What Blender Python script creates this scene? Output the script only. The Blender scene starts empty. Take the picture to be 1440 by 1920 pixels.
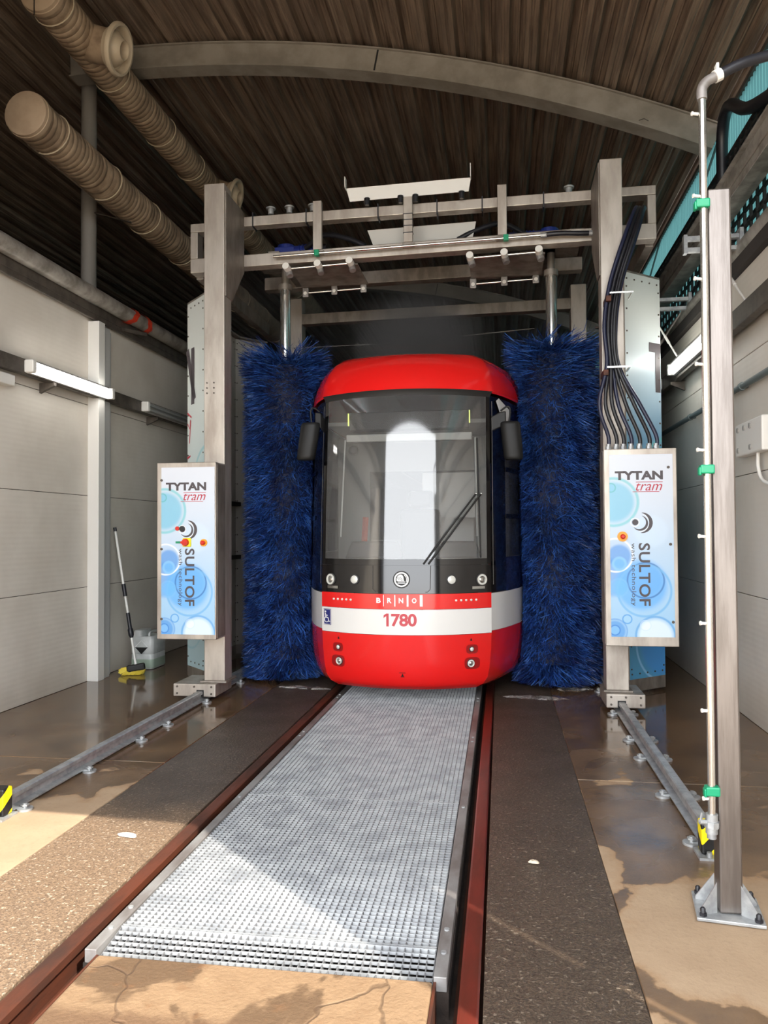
import bpy, bmesh, math, random
import numpy as np
from mathutils import Vector, Matrix
random.seed(7); RNG = np.random.default_rng(7)
SC = bpy.context.scene; COL = SC.collection
PI = math.pi

# ------------------------------------------------------------------ camera, sky, sun, exposure
def make_camera():
    yaw, pitch, roll = .15006, .02527, -.006367
    f = Vector((-math.sin(yaw)*math.cos(pitch), math.cos(yaw)*math.cos(pitch), math.sin(pitch)))
    r = Vector((math.cos(yaw), math.sin(yaw), 0)); u = r.cross(f)
    c, s = math.cos(roll), math.sin(roll)
    r, u = c*r + s*u, -s*r + c*u
    cam = bpy.data.cameras.new('camera'); cam.sensor_fit = 'VERTICAL'; cam.sensor_height = 32
    cam.lens = 1445.5/1920*32; cam.clip_start = .05; cam.clip_end = 200
    o = bpy.data.objects.new('camera', cam); COL.objects.link(o)
    m = Matrix((r, u, -f)).transposed().to_4x4(); m.translation = (.9, 0, 1.6)
    o.matrix_world = m; SC.camera = o
make_camera()
w = bpy.data.worlds.new('sky'); SC.world = w; w.use_nodes = True
bg = w.node_tree.nodes['Background']
bg.inputs[0].default_value = (.93, .96, 1, 1); bg.inputs[1].default_value = 5.0
sun = bpy.data.lights.new('sun', 'SUN'); sun.energy = 6.5; sun.angle = .006; sun.color = (1, .93, .82)
so = bpy.data.objects.new('sun', sun); COL.objects.link(so)
EL = math.radians(45.2)
so.rotation_euler = Vector((-.73*math.cos(EL), .68*math.cos(EL), -math.sin(EL))).to_track_quat('-Z', 'Y').to_euler()
so.location = (6, -6, 9)
SC.view_settings.view_transform = 'Standard'; SC.view_settings.look = 'None'
SC.view_settings.gamma = 1; SC.view_settings.use_curve_mapping = False
SC.view_settings.exposure = .55
SC.cycles.max_bounces = 10; SC.cycles.diffuse_bounces = 6; SC.cycles.glossy_bounces = 4
SC.cycles.transparent_max_bounces = 16; SC.cycles.sample_clamp_indirect = 6; SC.cycles.caustics_reflective = False

# ------------------------------------------------------------------ materials
def lin(c):
    return tuple((v/255/12.92 if v <= 10.3 else ((v/255+.055)/1.055)**2.4) for v in c) + (1,)
MATS = {}
class NT:
    def __init__(s, name):
        s.m = bpy.data.materials.new(name); s.m.use_nodes = True; s.t = s.m.node_tree
        s.b = s.t.nodes['Principled BSDF']; s.out = s.t.nodes['Material Output']
    def n(s, typ, **kw):
        x = s.t.nodes.new('ShaderNode'+typ)
        for k, v in kw.items(): setattr(x, k, v)
        return x
    def l(s, a, b): s.t.links.new(a, b)
    def put(s, sock, v):
        if hasattr(v, 'is_output'): s.l(v, sock)
        else: sock.default_value = v
    def math(s, op, a, b=None, c=None, clamp=False):
        x = s.n('Math', operation=op, use_clamp=clamp)
        for i, v in enumerate((a, b, c)):
            if v is not None: s.put(x.inputs[i], v)
        return x.outputs[0]
    def mix(s, f, a, b, blend='MIX'):
        x = s.n('Mix', data_type='RGBA', blend_type=blend)
        s.put(x.inputs[0], f); s.put(x.inputs[6], a); s.put(x.inputs[7], b)
        return x.outputs[2]
    def step(s, v, lo, hi):
        x = s.n('MapRange', interpolation_type='SMOOTHSTEP')
        s.put(x.inputs[0], v); x.inputs[1].default_value = lo; x.inputs[2].default_value = hi
        return x.outputs[0]
    def coord(s, stretch=(1, 1, 1), kind='Position'):
        if kind == 'Position': o = s.n('NewGeometry').outputs['Position']
        else: o = s.n('TexCoord').outputs[kind]
        if stretch == (1, 1, 1): return o
        v = s.n('VectorMath', operation='MULTIPLY'); s.l(o, v.inputs[0]); v.inputs[1].default_value = stretch
        return v.outputs[0]
    def noise(s, scale, detail=4, rough=.55, stretch=(1, 1, 1), dist=0):
        x = s.n('TexNoise'); s.l(s.coord(stretch), x.inputs['Vector'])
        x.inputs['Scale'].default_value = scale; x.inputs['Detail'].default_value = detail
        x.inputs['Roughness'].default_value = rough; x.inputs['Distortion'].default_value = dist
        return x.outputs['Fac']
    def bump(s, h, strength, dist=.01):
        x = s.n('Bump'); s.put(x.inputs['Height'], h); x.inputs['Strength'].default_value = strength
        x.inputs['Distance'].default_value = dist; s.l(x.outputs[0], s.b.inputs['Normal'])
def pm(name, c, rough=.5, metal=0, c2=None, ns=6, st=(1, 1, 1), lo=.35, hi=.68, bump=0, bs=60, bst=None, coat=0, spec=.5, emit=0, rvar=0):
    t = NT(name); b = t.b
    b.inputs['Roughness'].default_value = rough; b.inputs['Metallic'].default_value = metal
    b.inputs['Base Color'].default_value = lin(c); b.inputs['Coat Weight'].default_value = coat
    b.inputs['Coat Roughness'].default_value = .06; b.inputs['Specular IOR Level'].default_value = spec
    if c2 is not None:
        f = t.step(t.noise(ns, 6, .6, st), lo, hi)
        t.l(t.mix(f, lin(c), lin(c2)), b.inputs['Base Color'])
        if rvar: t.l(t.math('ADD', rough, t.math('MULTIPLY', f, rvar)), b.inputs['Roughness'])
    if bump: t.bump(t.noise(bs, 3, .6, bst or st), bump)
    if emit:
        b.inputs['Emission Color'].default_value = lin(c); b.inputs['Emission Strength'].default_value = emit
    MATS[name] = t.m
    return t.m
steel = pm('stainless_steel', (190, 182, 172), .38, .55, (158, 148, 138), 5, (1, 1, .25), rvar=.15)
steel_dark = pm('stainless_steel_dull', (150, 142, 133), .5, .5, (118, 110, 102), 7, (1, 1, .4))
steel_bright = pm('polished_steel', (215, 212, 205), .16, .9)
galv = pm('galvanised_steel', (178, 180, 180), .42, .5, (146, 148, 150), 14)
galv_old = pm('galvanised_steel_aged', (150, 148, 146), .5, .35, (112, 104, 100), 5, (1, .4, 1))
grate_m = pm('grating_zinc', (174, 176, 177), .45, .25, (144, 146, 149), 7)
grate_shaded = pm('grating_zinc_shaded', (116, 117, 119), .5, .3)  # darker zinc for bearing bars, shade between the bars put into the colour
post_m = pm('brushed_steel_post', (128, 121, 116), .36, .8, (108, 101, 96), 30, (1, 1, .08), bump=.05, bs=200, bst=(1, 1, .05))
white_wall = pm('wall_panel_white', (210, 203, 192), .5, 0, (196, 188, 176), 1.1, lo=.3, hi=.75)
white_trim = pm('trim_white', (214, 212, 207), .42)
grey_trim = pm('trim_grey', (172, 172, 170), .45)
white_gloss = pm('housing_white', (226, 228, 228), .3, 0, (206, 210, 212), 2)
white_plastic = pm('white_plastic', (222, 220, 214), .45)
dark_steel = pm('channel_steel_dull', (96, 88, 80), .5, .3, (70, 64, 58), 8)
black_rubber = pm('black_rubber', (26, 26, 32), .42)
black_gloss = pm('black_gloss', (14, 14, 16), .12, coat=.6)
black_matt = pm('black_matt', (22, 21, 20), .6)
mirror_black = pm('mirror_shell_black', (24, 24, 24), .5, spec=.3)
red_paint = pm('tram_red', (228, 28, 27), .25, coat=.6)
white_paint = pm('tram_white', (228, 226, 222), .25, coat=.4)
navy_paint = pm('tram_navy', (30, 34, 66), .2, coat=.6)
green_plastic = pm('green_plastic', (10, 140, 98), .35)
blue_paint = pm('motor_blue', (26, 44, 120), .4)
yellow = pm('yellow_paint', (244, 222, 20), .45)
black_paint = pm('black_paint', (16, 16, 15), .45)
orange_plastic = pm('orange_plastic', (242, 160, 36), .35)
red_plastic = pm('red_plastic', (205, 40, 24), .35)
red_tape = pm('red_tape', (214, 62, 34), .45, c2=(180, 50, 30), ns=12)
duct_m = pm('duct_beige', (168, 146, 122), .65, 0, (128, 108, 88), 5, (1, 1, 1), bump=.25, bs=18, bst=(.4, 4, .4))
duct_dark = pm('duct_plate_brown', (96, 82, 68), .7)
nozzle_m = pm('nozzle_cream', (192, 176, 152), .5)
pole_m = pm('pole_grey', (140, 134, 128), .55)
beam_m = pm('beam_grey', (150, 142, 132), .55, 0, (126, 118, 108), 3)
pipe_grey = pm('pipe_grey', (166, 160, 152), .45, .2, (120, 114, 106), 6)
conduit_m = pm('conduit_green_grey', (96, 106, 106), .5)
rust = pm('rusted_steel', (98, 52, 34), .5, .25, (58, 38, 30), 5, (1, .25, 1), bump=.2, bs=40, rvar=.2)
rail_m = pm('rail_red_brown', (116, 44, 34), .3, .25, (78, 40, 30), 4, (1, .2, 1), bump=.1, bs=50)
pit_m = pm('pit_dirt', (52, 42, 36), .85, 0, (30, 25, 22), 9, bump=.4, bs=30)
can_m = pm('can_plastic', (196, 198, 196), .4, 0, (170, 174, 172), 5)
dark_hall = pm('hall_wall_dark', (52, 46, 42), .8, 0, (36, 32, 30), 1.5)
ink_grey = pm('ink_grey', (74, 68, 72), .5)
ink_red = pm('ink_red', (178, 44, 62), .5)
ink_white = pm('ink_white', (238, 238, 236), .5)
ink_blue = pm('ink_blue', (36, 42, 110), .5)
number_red = pm('number_red', (192, 62, 72), .4)
cab_grey = pm('cab_panel_grey', (150, 148, 144), .6)
cab_light = pm('cab_panel_light', (198, 196, 190), .6)
cab_dark = pm('cab_dark', (52, 50, 50), .6)
lens_m = pm('lamp_lens', (226, 226, 218), .12, .2, coat=.6)
chrome = pm('lamp_reflector', (205, 205, 200), .12, .9)
handle_red = pm('handle_orange_red', (196, 74, 50), .5)
tube_on = pm('fluorescent_tube_lit', (255, 252, 246), .3, emit=14)
tube_off = pm('fluorescent_tube_off', (205, 208, 206), .25)
led_edge = pm('display_edge_led', (226, 240, 120), .3, emit=1.2)
def foam_material():
    t = NT('wash_foam'); t.b.inputs['Base Color'].default_value = lin((205, 203, 200)); t.b.inputs['Roughness'].default_value = .5
    t.l(t.step(t.noise(9, 6, .7, (1, 2.2, 1), .8), .46, .66), t.b.inputs['Alpha'])
    return t.m
foam_m = foam_material()

def roof_material():
    t = NT('roof_sheet_brown')
    f = t.step(t.noise(16, 6, .7, (1, .05, 1)), .36, .66)
    g = t.step(t.noise(2.2, 3, .5, (1, .5, 1)), .3, .7)
    c = t.mix(f, lin((150, 130, 112)), lin((88, 72, 60)))
    c = t.mix(t.math('MULTIPLY', g, .5), c, lin((106, 90, 78)))
    t.l(c, t.b.inputs['Base Color']); t.b.inputs['Roughness'].default_value = .5
    t.b.inputs['Metallic'].default_value = .1
    return t.m
roof_m = roof_material()

def concrete_material():
    t = NT('concrete_wet_and_dry')
    pos = t.n('NewGeometry').outputs['Position']; sp = t.n('SeparateXYZ'); t.l(pos, sp.inputs[0])
    n1 = t.noise(1.15, 3, .5, dist=.8); n2 = t.noise(3.2, 6, .6); n3 = t.noise(40, 4, .7)
    y = t.math('MULTIPLY', t.math('SUBTRACT', sp.outputs[1], 4.1), .55)
    y = t.math('MINIMUM', t.math('MAXIMUM', y, -.62), 1.2)
    wv = t.math('ADD', y, t.math('MULTIPLY', t.math('SUBTRACT', n1, .47), 4.2))
    wv = t.math('ADD', wv, t.math('MULTIPLY', t.math('SUBTRACT', n2, .5), 1.9))
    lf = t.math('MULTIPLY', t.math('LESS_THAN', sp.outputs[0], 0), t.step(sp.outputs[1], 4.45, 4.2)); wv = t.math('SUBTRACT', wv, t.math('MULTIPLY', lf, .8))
    wet = t.step(wv, -.05, .05)
    damp = t.step(wv, -.3, .05)
    pud = t.step(t.math('ADD', t.math('MULTIPLY', t.math('SUBTRACT', sp.outputs[1], 3.6), .3), t.math('MULTIPLY', t.math('SUBTRACT', n1, .5), 2.4)), .2, .8)
    dry_or_lit = t.mix(n2, lin((178, 154, 126)), lin((144, 119, 94)))
    dry_or_lit = t.mix(t.math('MULTIPLY', t.step(n3, .5, .75), .35), dry_or_lit, lin((128, 106, 86)))
    dry_or_lit = t.mix(t.math('MULTIPLY', damp, .55), dry_or_lit, lin((150, 116, 82)))
    wc = t.mix(t.step(n2, .3, .7), lin((84, 66, 50)), lin((116, 92, 68)))
    c = t.mix(wet, dry_or_lit, wc)
    t.l(c, t.b.inputs['Base Color'])
    r = t.math('MULTIPLY_ADD', wet, -.42, .72)
    r = t.math('SUBTRACT', r, t.math('MULTIPLY', t.math('MULTIPLY', pud, wet), .22))
    t.l(r, t.b.inputs['Roughness'])
    h = t.math('MULTIPLY', n3, t.math('SUBTRACT', 1.05, pud))
    t.bump(h, .22, .006)
    return t.m
concrete_m = concrete_material()

def asphalt_material():
    t = NT('asphalt_wet')
    n1 = t.noise(120, 3, .7); n2 = t.noise(2.4, 4, .5); n3 = t.noise(55, 2, .5)
    sp = t.n('SeparateXYZ'); t.l(t.n('NewGeometry').outputs['Position'], sp.inputs[0])
    dry_or_lit = t.math('MULTIPLY', t.math('LESS_THAN', sp.outputs[0], 0), t.step(t.math('ADD', sp.outputs[1], t.math('MULTIPLY', n2, .8)), 4.9, 4.3))  # lighter left strip: sunlight put into the colour, along with drier asphalt
    c = t.mix(t.step(n1, .35, .65), t.mix(dry_or_lit, lin((56, 47, 40)), lin((94, 76, 60))), t.mix(dry_or_lit, lin((92, 78, 64)), lin((138, 114, 90))))
    c = t.mix(t.math('MULTIPLY', t.step(n3, .61, .68), t.math('MULTIPLY_ADD', dry_or_lit, .45, .4)), c, lin((176, 160, 140)))
    c = t.mix(t.math('MULTIPLY', t.step(n2, .4, .65), t.math('MULTIPLY_ADD', dry_or_lit, -.25, .3)), c, lin((58, 48, 40)))
    t.l(c, t.b.inputs['Base Color'])
    t.l(t.math('ADD', t.math('MULTIPLY_ADD', n2, .35, .2), t.math('MULTIPLY', dry_or_lit, .3)), t.b.inputs['Roughness'])
    t.bump(t.math('ADD', n1, n3), .75, .006)
    return t.m
asphalt_m = asphalt_material()

def block_material():
    t = NT('concrete_stained')
    n1 = t.noise(1.9, 5, .6, dist=.8); n2 = t.noise(11, 6, .65); n3 = t.noise(60, 3, .6)
    c = t.mix(n2, lin((146, 119, 90)), lin((108, 85, 62)))
    c = t.mix(t.math('MULTIPLY', t.step(n1, .5, .56), .85), c, lin((82, 62, 43)))
    c = t.mix(t.math('MULTIPLY', t.step(n2, .55, .75), .5), c, lin((120, 84, 54)))
    vo = t.n('TexVoronoi', feature='DISTANCE_TO_EDGE'); vo.inputs['Scale'].default_value = 1.25
    wp = t.n('VectorMath', operation='ADD'); t.l(t.coord(), wp.inputs[0]); ns_ = t.n('TexNoise'); t.l(t.coord(), ns_.inputs['Vector']); ns_.inputs['Scale'].default_value = 4
    sc_ = t.n('VectorMath', operation='SCALE'); t.l(ns_.outputs['Color'], sc_.inputs[0]); sc_.inputs['Scale'].default_value = .35; t.l(sc_.outputs[0], wp.inputs[1]); t.l(wp.outputs[0], vo.inputs['Vector'])
    ck = t.step(vo.outputs['Distance'], .012, .002); c = t.mix(t.math('MULTIPLY', ck, .5), c, lin((64, 46, 32)))
    sp = t.n('SeparateXYZ'); t.l(t.n('NewGeometry').outputs['Position'], sp.inputs[0])
    c = t.mix(t.math('MULTIPLY', t.step(t.math('ADD', sp.outputs[1], t.math('MULTIPLY', n2, .16)), 2.57, 2.5), .8), c, lin((92, 68, 48)))
    t.l(c, t.b.inputs['Base Color']); t.b.inputs['Roughness'].default_value = .7
    t.bump(t.math('SUBTRACT', t.math('ADD', n2, n3), ck), .5, .008)
    return t.m
block_m = block_material()

def brush_material():
    t = NT('brush_blue_bristle')
    ri = t.n('NewGeometry').outputs['Random Per Island']
    c = t.mix(t.step(ri, .2, 1), lin((20, 42, 104)), lin((58, 108, 192)))
    c = t.mix(t.math('MULTIPLY', t.step(t.noise(8, 4, .65), .54, .68), .5), c, lin((104, 146, 204)))
    n = t.noise(5, 4, .6)
    c = t.mix(t.math('MULTIPLY', t.step(n, .45, .62), .75), c, lin((10, 20, 70)))
    t.l(c, t.b.inputs['Base Color']); t.b.inputs['Roughness'].default_value = .42
    return t.m
brush_m = brush_material()
brush_core_m = pm('brush_core_blue', (8, 15, 46), .7)

def glass_material(name, tint, film, gloss=.05, f0=.05):
    t = NT(name); t.t.nodes.remove(t.b)
    tr = t.n('BsdfTransparent'); tr.inputs[0].default_value = tint
    gl = t.n('BsdfGlossy'); gl.inputs['Roughness'].default_value = gloss
    df = t.n('BsdfDiffuse'); df.inputs[0].default_value = (.6, .6, .6, 1)
    m1 = t.n('MixShader'); m1.inputs[0].default_value = film; t.l(tr.outputs[0], m1.inputs[1]); t.l(df.outputs[0], m1.inputs[2])
    g_ = t.n('NewGeometry'); dp = t.n('VectorMath', operation='DOT_PRODUCT'); t.l(g_.outputs['Normal'], dp.inputs[0]); t.l(g_.outputs['Incoming'], dp.inputs[1])
    fr = t.math('MULTIPLY_ADD', t.math('POWER', t.math('SUBTRACT', 1, t.math('ABSOLUTE', dp.outputs['Value']), clamp=True), 5), 1-f0, f0)
    m2 = t.n('MixShader'); t.l(fr, m2.inputs[0]); t.l(m1.outputs[0], m2.inputs[1]); t.l(gl.outputs[0], m2.inputs[2])
    t.l(m2.outputs[0], t.out.inputs[0])
    return t.m
glass_m = glass_material('windscreen_glass_wet', (.70, .72, .72, 1), .11, .06, .13)
side_glass_m = glass_material('side_window_glass', (.25, .27, .32, 1), .04, .05, .07)
clear_glass_m = glass_material('lamp_cover_clear', (.9, .9, .9, 1), .06, .1)

def teal_material():
    t = NT('teal_polycarbonate'); t.t.nodes.remove(t.b)
    a = t.n('BsdfTranslucent'); a.inputs[0].default_value = lin((58, 92, 92))
    b = t.n('BsdfDiffuse'); b.inputs[0].default_value = lin((58, 92, 94))
    m = t.n('MixShader'); m.inputs[0].default_value = .4
    t.l(a.outputs[0], m.inputs[1]); t.l(b.outputs[0], m.inputs[2]); t.l(m.outputs[0], t.out.inputs[0])
    return t.m
teal_m = teal_material()

def bubble_material(name, circles, top, bottom, width, height, lo=0, hi=1):
    """printed soap-bubble foil: soft discs and rings at fixed places of the panel's own UV"""
    t = NT(name)
    uv = t.n('UVMap').outputs[0]; sp = t.n('SeparateXYZ'); t.l(uv, sp.inputs[0])
    u = t.math('MULTIPLY', sp.outputs[0], width); v = t.math('MULTIPLY', sp.outputs[1], height)
    c = t.mix(t.step(sp.outputs[1], lo, hi), bottom, top)
    for (cx, cy, r, fc, fa, rc, ra, rw) in circles:
        d = t.math('SQRT', t.math('ADD', t.math('POWER', t.math('SUBTRACT', u, cx), 2), t.math('POWER', t.math('SUBTRACT', v, cy), 2)))
        if fa: c = t.mix(t.math('MULTIPLY', t.step(d, r, r*.72), fa), c, lin(fc))
        if ra:
            e = t.math('ABSOLUTE', t.math('SUBTRACT', d, r))
            c = t.mix(t.math('MULTIPLY', t.step(e, rw, rw*.2), ra), c, lin(rc))
    t.l(c, t.b.inputs['Base Color']); t.b.inputs['Roughness'].default_value = .32
    return t.m
K = 1.56/1265
def bub(px, py, r, fc, fa, rc, ra, rw):
    return ((px-180)*K, 1.56-(py-225)*K, r*K, fc, fa, rc, ra, rw*K)
SKY = (104, 186, 216); DEEP = (50, 132, 214); WH = (232, 238, 246)
cab_circles = [bub(205, 555, 165, SKY, .75, (120, 196, 206), .8, 16), bub(455, 760, 130, (206, 226, 244), .35, WH, .0, 5),
    bub(190, 455, 30, SKY, .3, (100, 180, 190), .9, 7), bub(190, 1080, 150, DEEP, .55, DEEP, 0, 5),
    bub(385, 1130, 200, (92, 170, 236), .8, DEEP, 0, 5), bub(240, 930, 90, (60, 140, 216), .7, WH, .0, 9),
    bub(215, 925, 115, DEEP, .1, WH, .9, 10), bub(240, 985, 42, (110, 180, 236), .8, (130, 190, 240), .9, 14),
    bub(415, 1100, 122, (80, 160, 234), .35, (50, 110, 180), .8, 9), bub(405, 1170, 178, SKY, .0, (110, 176, 226), .8, 12),
    bub(235, 1150, 60, (110, 186, 240), .5, (120, 186, 236), .5, 10), bub(475, 1480, 130, (222, 236, 250), .85, (96, 162, 220), .8, 11),
    bub(288, 1368, 30, (150, 200, 240), .4, (84, 156, 220), .9, 7), bub(205, 1450, 82, (72, 148, 220), .75, DEEP, .5, 8),
    bub(205, 1445, 34, (130, 190, 240), .7, (60, 130, 210), .9, 6), bub(410, 1410, 36, (230, 240, 250), .5, (200, 222, 240), .6, 5)]
cab_foil = bubble_material('bubble_foil', cab_circles, lin((212, 218, 228)), lin((156, 198, 230)), 425*K, 1.56)
side_foil = bubble_material('bubble_foil_housing', [(.62, 1.95, .42, (90, 180, 205), .7, (120, 200, 205), .9, .035),
    (.1, 1.0, .5, (80, 165, 220), .8, (60, 140, 200), .8, .03), (.5, .35, .4, (70, 150, 225), .8, (150, 205, 240), .9, .02),
    (.35, 1.55, .2, (110, 196, 220), .4, (150, 215, 225), .8, .02)], lin((206, 212, 208)), lin((84, 160, 204)), .52, 3.98, .42, .95)
side_foil_pale = bubble_material('bubble_foil_pale', [(.62, 1.95, .42, (170, 206, 212), .5, (120, 190, 200), .6, .03), (.1, .6, .4, (180, 208, 216), .5, (140, 190, 205), .6, .02)], lin((206, 210, 206)), lin((176, 204, 212)), .52, 3.98)
guard_back = pm('guard_sheet_back', (172, 168, 160), .5)
def stripes_material():
    t = NT('hazard_stripes')
    sp = t.n('SeparateXYZ'); t.l(t.n('NewGeometry').outputs['Position'], sp.inputs[0])
    a = t.math('ADD', t.math('ADD', sp.outputs[0], t.math('MULTIPLY', sp.outputs[1], .6)), t.math('MULTIPLY', sp.outputs[2], -.9))
    f = t.math('GREATER_THAN', t.math('FRACT', t.math('MULTIPLY', a, 7.5)), .5)
    t.l(t.mix(f, lin((246, 224, 16)), lin((14, 14, 14))), t.b.inputs['Base Color']); t.b.inputs['Roughness'].default_value = .4
    return t.m
hazard_m = stripes_material()

# ------------------------------------------------------------------ mesh helpers
class MB:
    def __init__(s): s.v = []; s.f = []; s.mi = []; s.uv = None
    def add(s, vs, fs, mi=0):
        b = len(s.v); s.v += [tuple(p) for p in vs]
        s.f += [tuple(b+i for i in f) for f in fs]; s.mi += [mi]*len(fs); return s
    def box(s, a, b, mi=0):
        (x0, y0, z0), (x1, y1, z1) = a, b
        return s.add([(x0, y0, z0), (x1, y0, z0), (x1, y1, z0), (x0, y1, z0), (x0, y0, z1), (x1, y0, z1), (x1, y1, z1), (x0, y1, z1)],
            [(3, 2, 1, 0), (4, 5, 6, 7), (0, 1, 5, 4), (1, 2, 6, 5), (2, 3, 7, 6), (3, 0, 4, 7)], mi)
    def bar(s, p, q, wd, ht, mi=0, up=(0, 0, 1)):
        p, q = Vector(p), Vector(q); d = (q-p).normalized(); x = d.cross(Vector(up))
        if x.length < 1e-4: x = d.cross(Vector((1, 0, 0)))
        x.normalize(); y = x.cross(d); x *= wd/2; y *= ht/2
        return s.add([p-x-y, p+x-y, p+x+y, p-x+y, q-x-y, q+x-y, q+x+y, q-x+y],
            [(0, 1, 2, 3), (7, 6, 5, 4), (4, 5, 1, 0), (5, 6, 2, 1), (6, 7, 3, 2), (7, 4, 0, 3)], mi)
    def tube(s, pts, r, n=10, mi=0, caps=True):
        pts = [Vector(p) for p in pts]; rs = r if isinstance(r, (list, tuple)) else [r]*len(pts)
        b = len(s.v); x = None
        for i, p in enumerate(pts):
            d = (pts[min(i+1, len(pts)-1)]-pts[max(i-1, 0)]).normalized()
            if x is None:
                x = d.cross(Vector((0, 0, 1)))
                if x.length < 1e-3: x = d.cross(Vector((1, 0, 0)))
            x = (x-d*x.dot(d)).normalized(); y = d.cross(x)
            for k in range(n):
                a = 2*PI*k/n; s.v.append(tuple(p+(x*math.cos(a)+y*math.sin(a))*rs[i]))
        for i in range(len(pts)-1):
            for k in range(n):
                k2 = (k+1) % n
                s.f.append((b+i*n+k, b+i*n+k2, b+(i+1)*n+k2, b+(i+1)*n+k)); s.mi.append(mi)
        if caps:
            s.f.append(tuple(b+k for k in reversed(range(n)))); s.f.append(tuple(b+(len(pts)-1)*n+k for k in range(n))); s.mi += [mi, mi]
        return s
    def cyl(s, p, q, r, n=16, mi=0, r2=None, caps=True): return s.tube([p, q], [r, r if r2 is None else r2], n, mi, caps)
    def rings(s, rows, mi=0, close=True, caps=True):
        """rows: equal-length loops of points"""
        b = len(s.v); n = len(rows[0])
        for r in rows: s.v += [tuple(p) for p in r]
        for i in range(len(rows)-1):
            for k in range(n if close else n-1):
                k2 = (k+1) % n
                s.f.append((b+i*n+k, b+i*n+k2, b+(i+1)*n+k2, b+(i+1)*n+k)); s.mi.append(mi)
        if caps and close:
            s.f.append(tuple(b+k for k in reversed(range(n)))); s.f.append(tuple(b+(len(rows)-1)*n+k for k in range(n))); s.mi += [mi, mi]
        return s
    def prism(s, poly, vec, mi=0):
        v = Vector(vec); return s.rings([[Vector(p) for p in poly], [Vector(p)+v for p in poly]], mi)
    def ball(s, c, r, n=10, sc=(1, 1, 1), mi=0):
        c = Vector(c); rows = []
        for i in range(1, n):
            a = PI*i/n
            rows.append([c+Vector((math.sin(a)*math.cos(2*PI*k/(2*n))*r*sc[0], math.sin(a)*math.sin(2*PI*k/(2*n))*r*sc[1], -math.cos(a)*r*sc[2])) for k in range(2*n)])
        return s.rings(rows, mi)
    def lathe(s, c, axis, prof, n=24, mi=0):
        a = Vector(axis).normalized(); x = a.cross(Vector((0, 0, 1)) if abs(a.z) < .9 else Vector((1, 0, 0))).normalized(); y = a.cross(x); c = Vector(c)
        return s.rings([[c+a*t+(x*math.cos(2*PI*k/n)+y*math.sin(2*PI*k/n))*r for k in range(n)] for t, r in prof], mi, caps=False)
    def disc(s, c, r, axis=(0, -1, 0), th=.004, n=20, mi=0):
        a = Vector(axis).normalized(); c = Vector(c); return s.cyl(c, c+a*th, r, n, mi)
OFF = {}
def build(name, m, mats, parent=None, smooth=None, bevel=0, kind=None, label=None, loc=None):
    me = bpy.data.meshes.new(name)
    off = OFF[parent.name] if parent else Vector(loc or (0, 0, 0))
    me.from_pydata([(p[0]-off[0], p[1]-off[1], p[2]-off[2]) for p in m.v], [], m.f)
    if len(m.f) > 1 and not m.uv:
        bm = bmesh.new(); bm.from_mesh(me); bmesh.ops.recalc_face_normals(bm, faces=bm.faces); bm.to_mesh(me); bm.free()
    mats = mats if isinstance(mats, (list, tuple)) else [mats]
    for x in mats: me.materials.append(x)
    if len(mats) > 1: me.polygons.foreach_set('material_index', m.mi)
    if m.uv:
        lay = me.uv_layers.new(name='UVMap')
        for lp in me.loops: lay.data[lp.index].uv = m.uv[lp.vertex_index]
    if smooth:
        me.polygons.foreach_set('use_smooth', [True]*len(me.polygons)); me.set_sharp_from_angle(angle=math.radians(smooth))
    me.validate(); me.update()
    o = bpy.data.objects.new(name, me); COL.objects.link(o)
    if parent: o.parent = parent
    else: o.location = off
    OFF[o.name] = Vector(off)
    if bevel:
        b = o.modifiers.new('edge', 'BEVEL'); b.width = bevel; b.segments = 2; b.limit_method = 'ANGLE'
    if kind: o['kind'] = kind
    if label: o['label'] = label
    return o
def thing(name, label, cat, loc, group=None):
    o = bpy.data.objects.new(name, None); COL.objects.link(o); o.location = loc; OFF[o.name] = Vector(loc)
    o.empty_display_size = .1
    o['label'] = label; o['category'] = cat
    if group: o['group'] = group
    return o
def struct(name, loc=(0, 0, 0)):
    o = bpy.data.objects.new(name, None); COL.objects.link(o); o.location = loc; OFF[o.name] = Vector(loc); o['kind'] = 'structure'
    return o
def solo(name, m, mats, label, cat, group=None, **kw):
    a = np.array(m.v); lo, hi = a.min(0), a.max(0)
    o = build(name, m, mats, None, loc=((lo[0]+hi[0])/2, (lo[1]+hi[1])/2, lo[2]), **kw)
    o['label'] = label; o['category'] = cat
    if group: o['group'] = group
    return o
def spline(pts, n=6):
    P = [Vector(p) for p in pts]; P = [P[0]*2-P[1]]+P+[P[-1]*2-P[-2]]; out = []
    for i in range(1, len(P)-2):
        a, b, c, d = P[i-1:i+3]
        for k in range(n):
            t = k/n
            out.append(.5*((2*b)+(c-a)*t+(2*a-5*b+4*c-d)*t*t+(3*b-a-3*c+d)*t**3))
    return out+[P[-2]]
def text_flat(s, size, bold=0., shear=0., spacing=1., align='LEFT'):
    cu = bpy.data.curves.new('lettering', 'FONT'); cu.body = s; cu.size = size; cu.offset = bold; cu.shear = shear
    cu.space_character = spacing; cu.align_x = align; cu.resolution_u = 4
    o = bpy.data.objects.new('lettering', cu); COL.objects.link(o)
    bpy.context.view_layer.update()
    me = bpy.data.meshes.new_from_object(o.evaluated_get(bpy.context.evaluated_depsgraph_get()))
    m = ([(v.co.x, v.co.y) for v in me.vertices], [tuple(p.vertices) for p in me.polygons])
    bpy.data.objects.remove(o); bpy.data.meshes.remove(me); bpy.data.curves.remove(cu)
    return m
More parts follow.
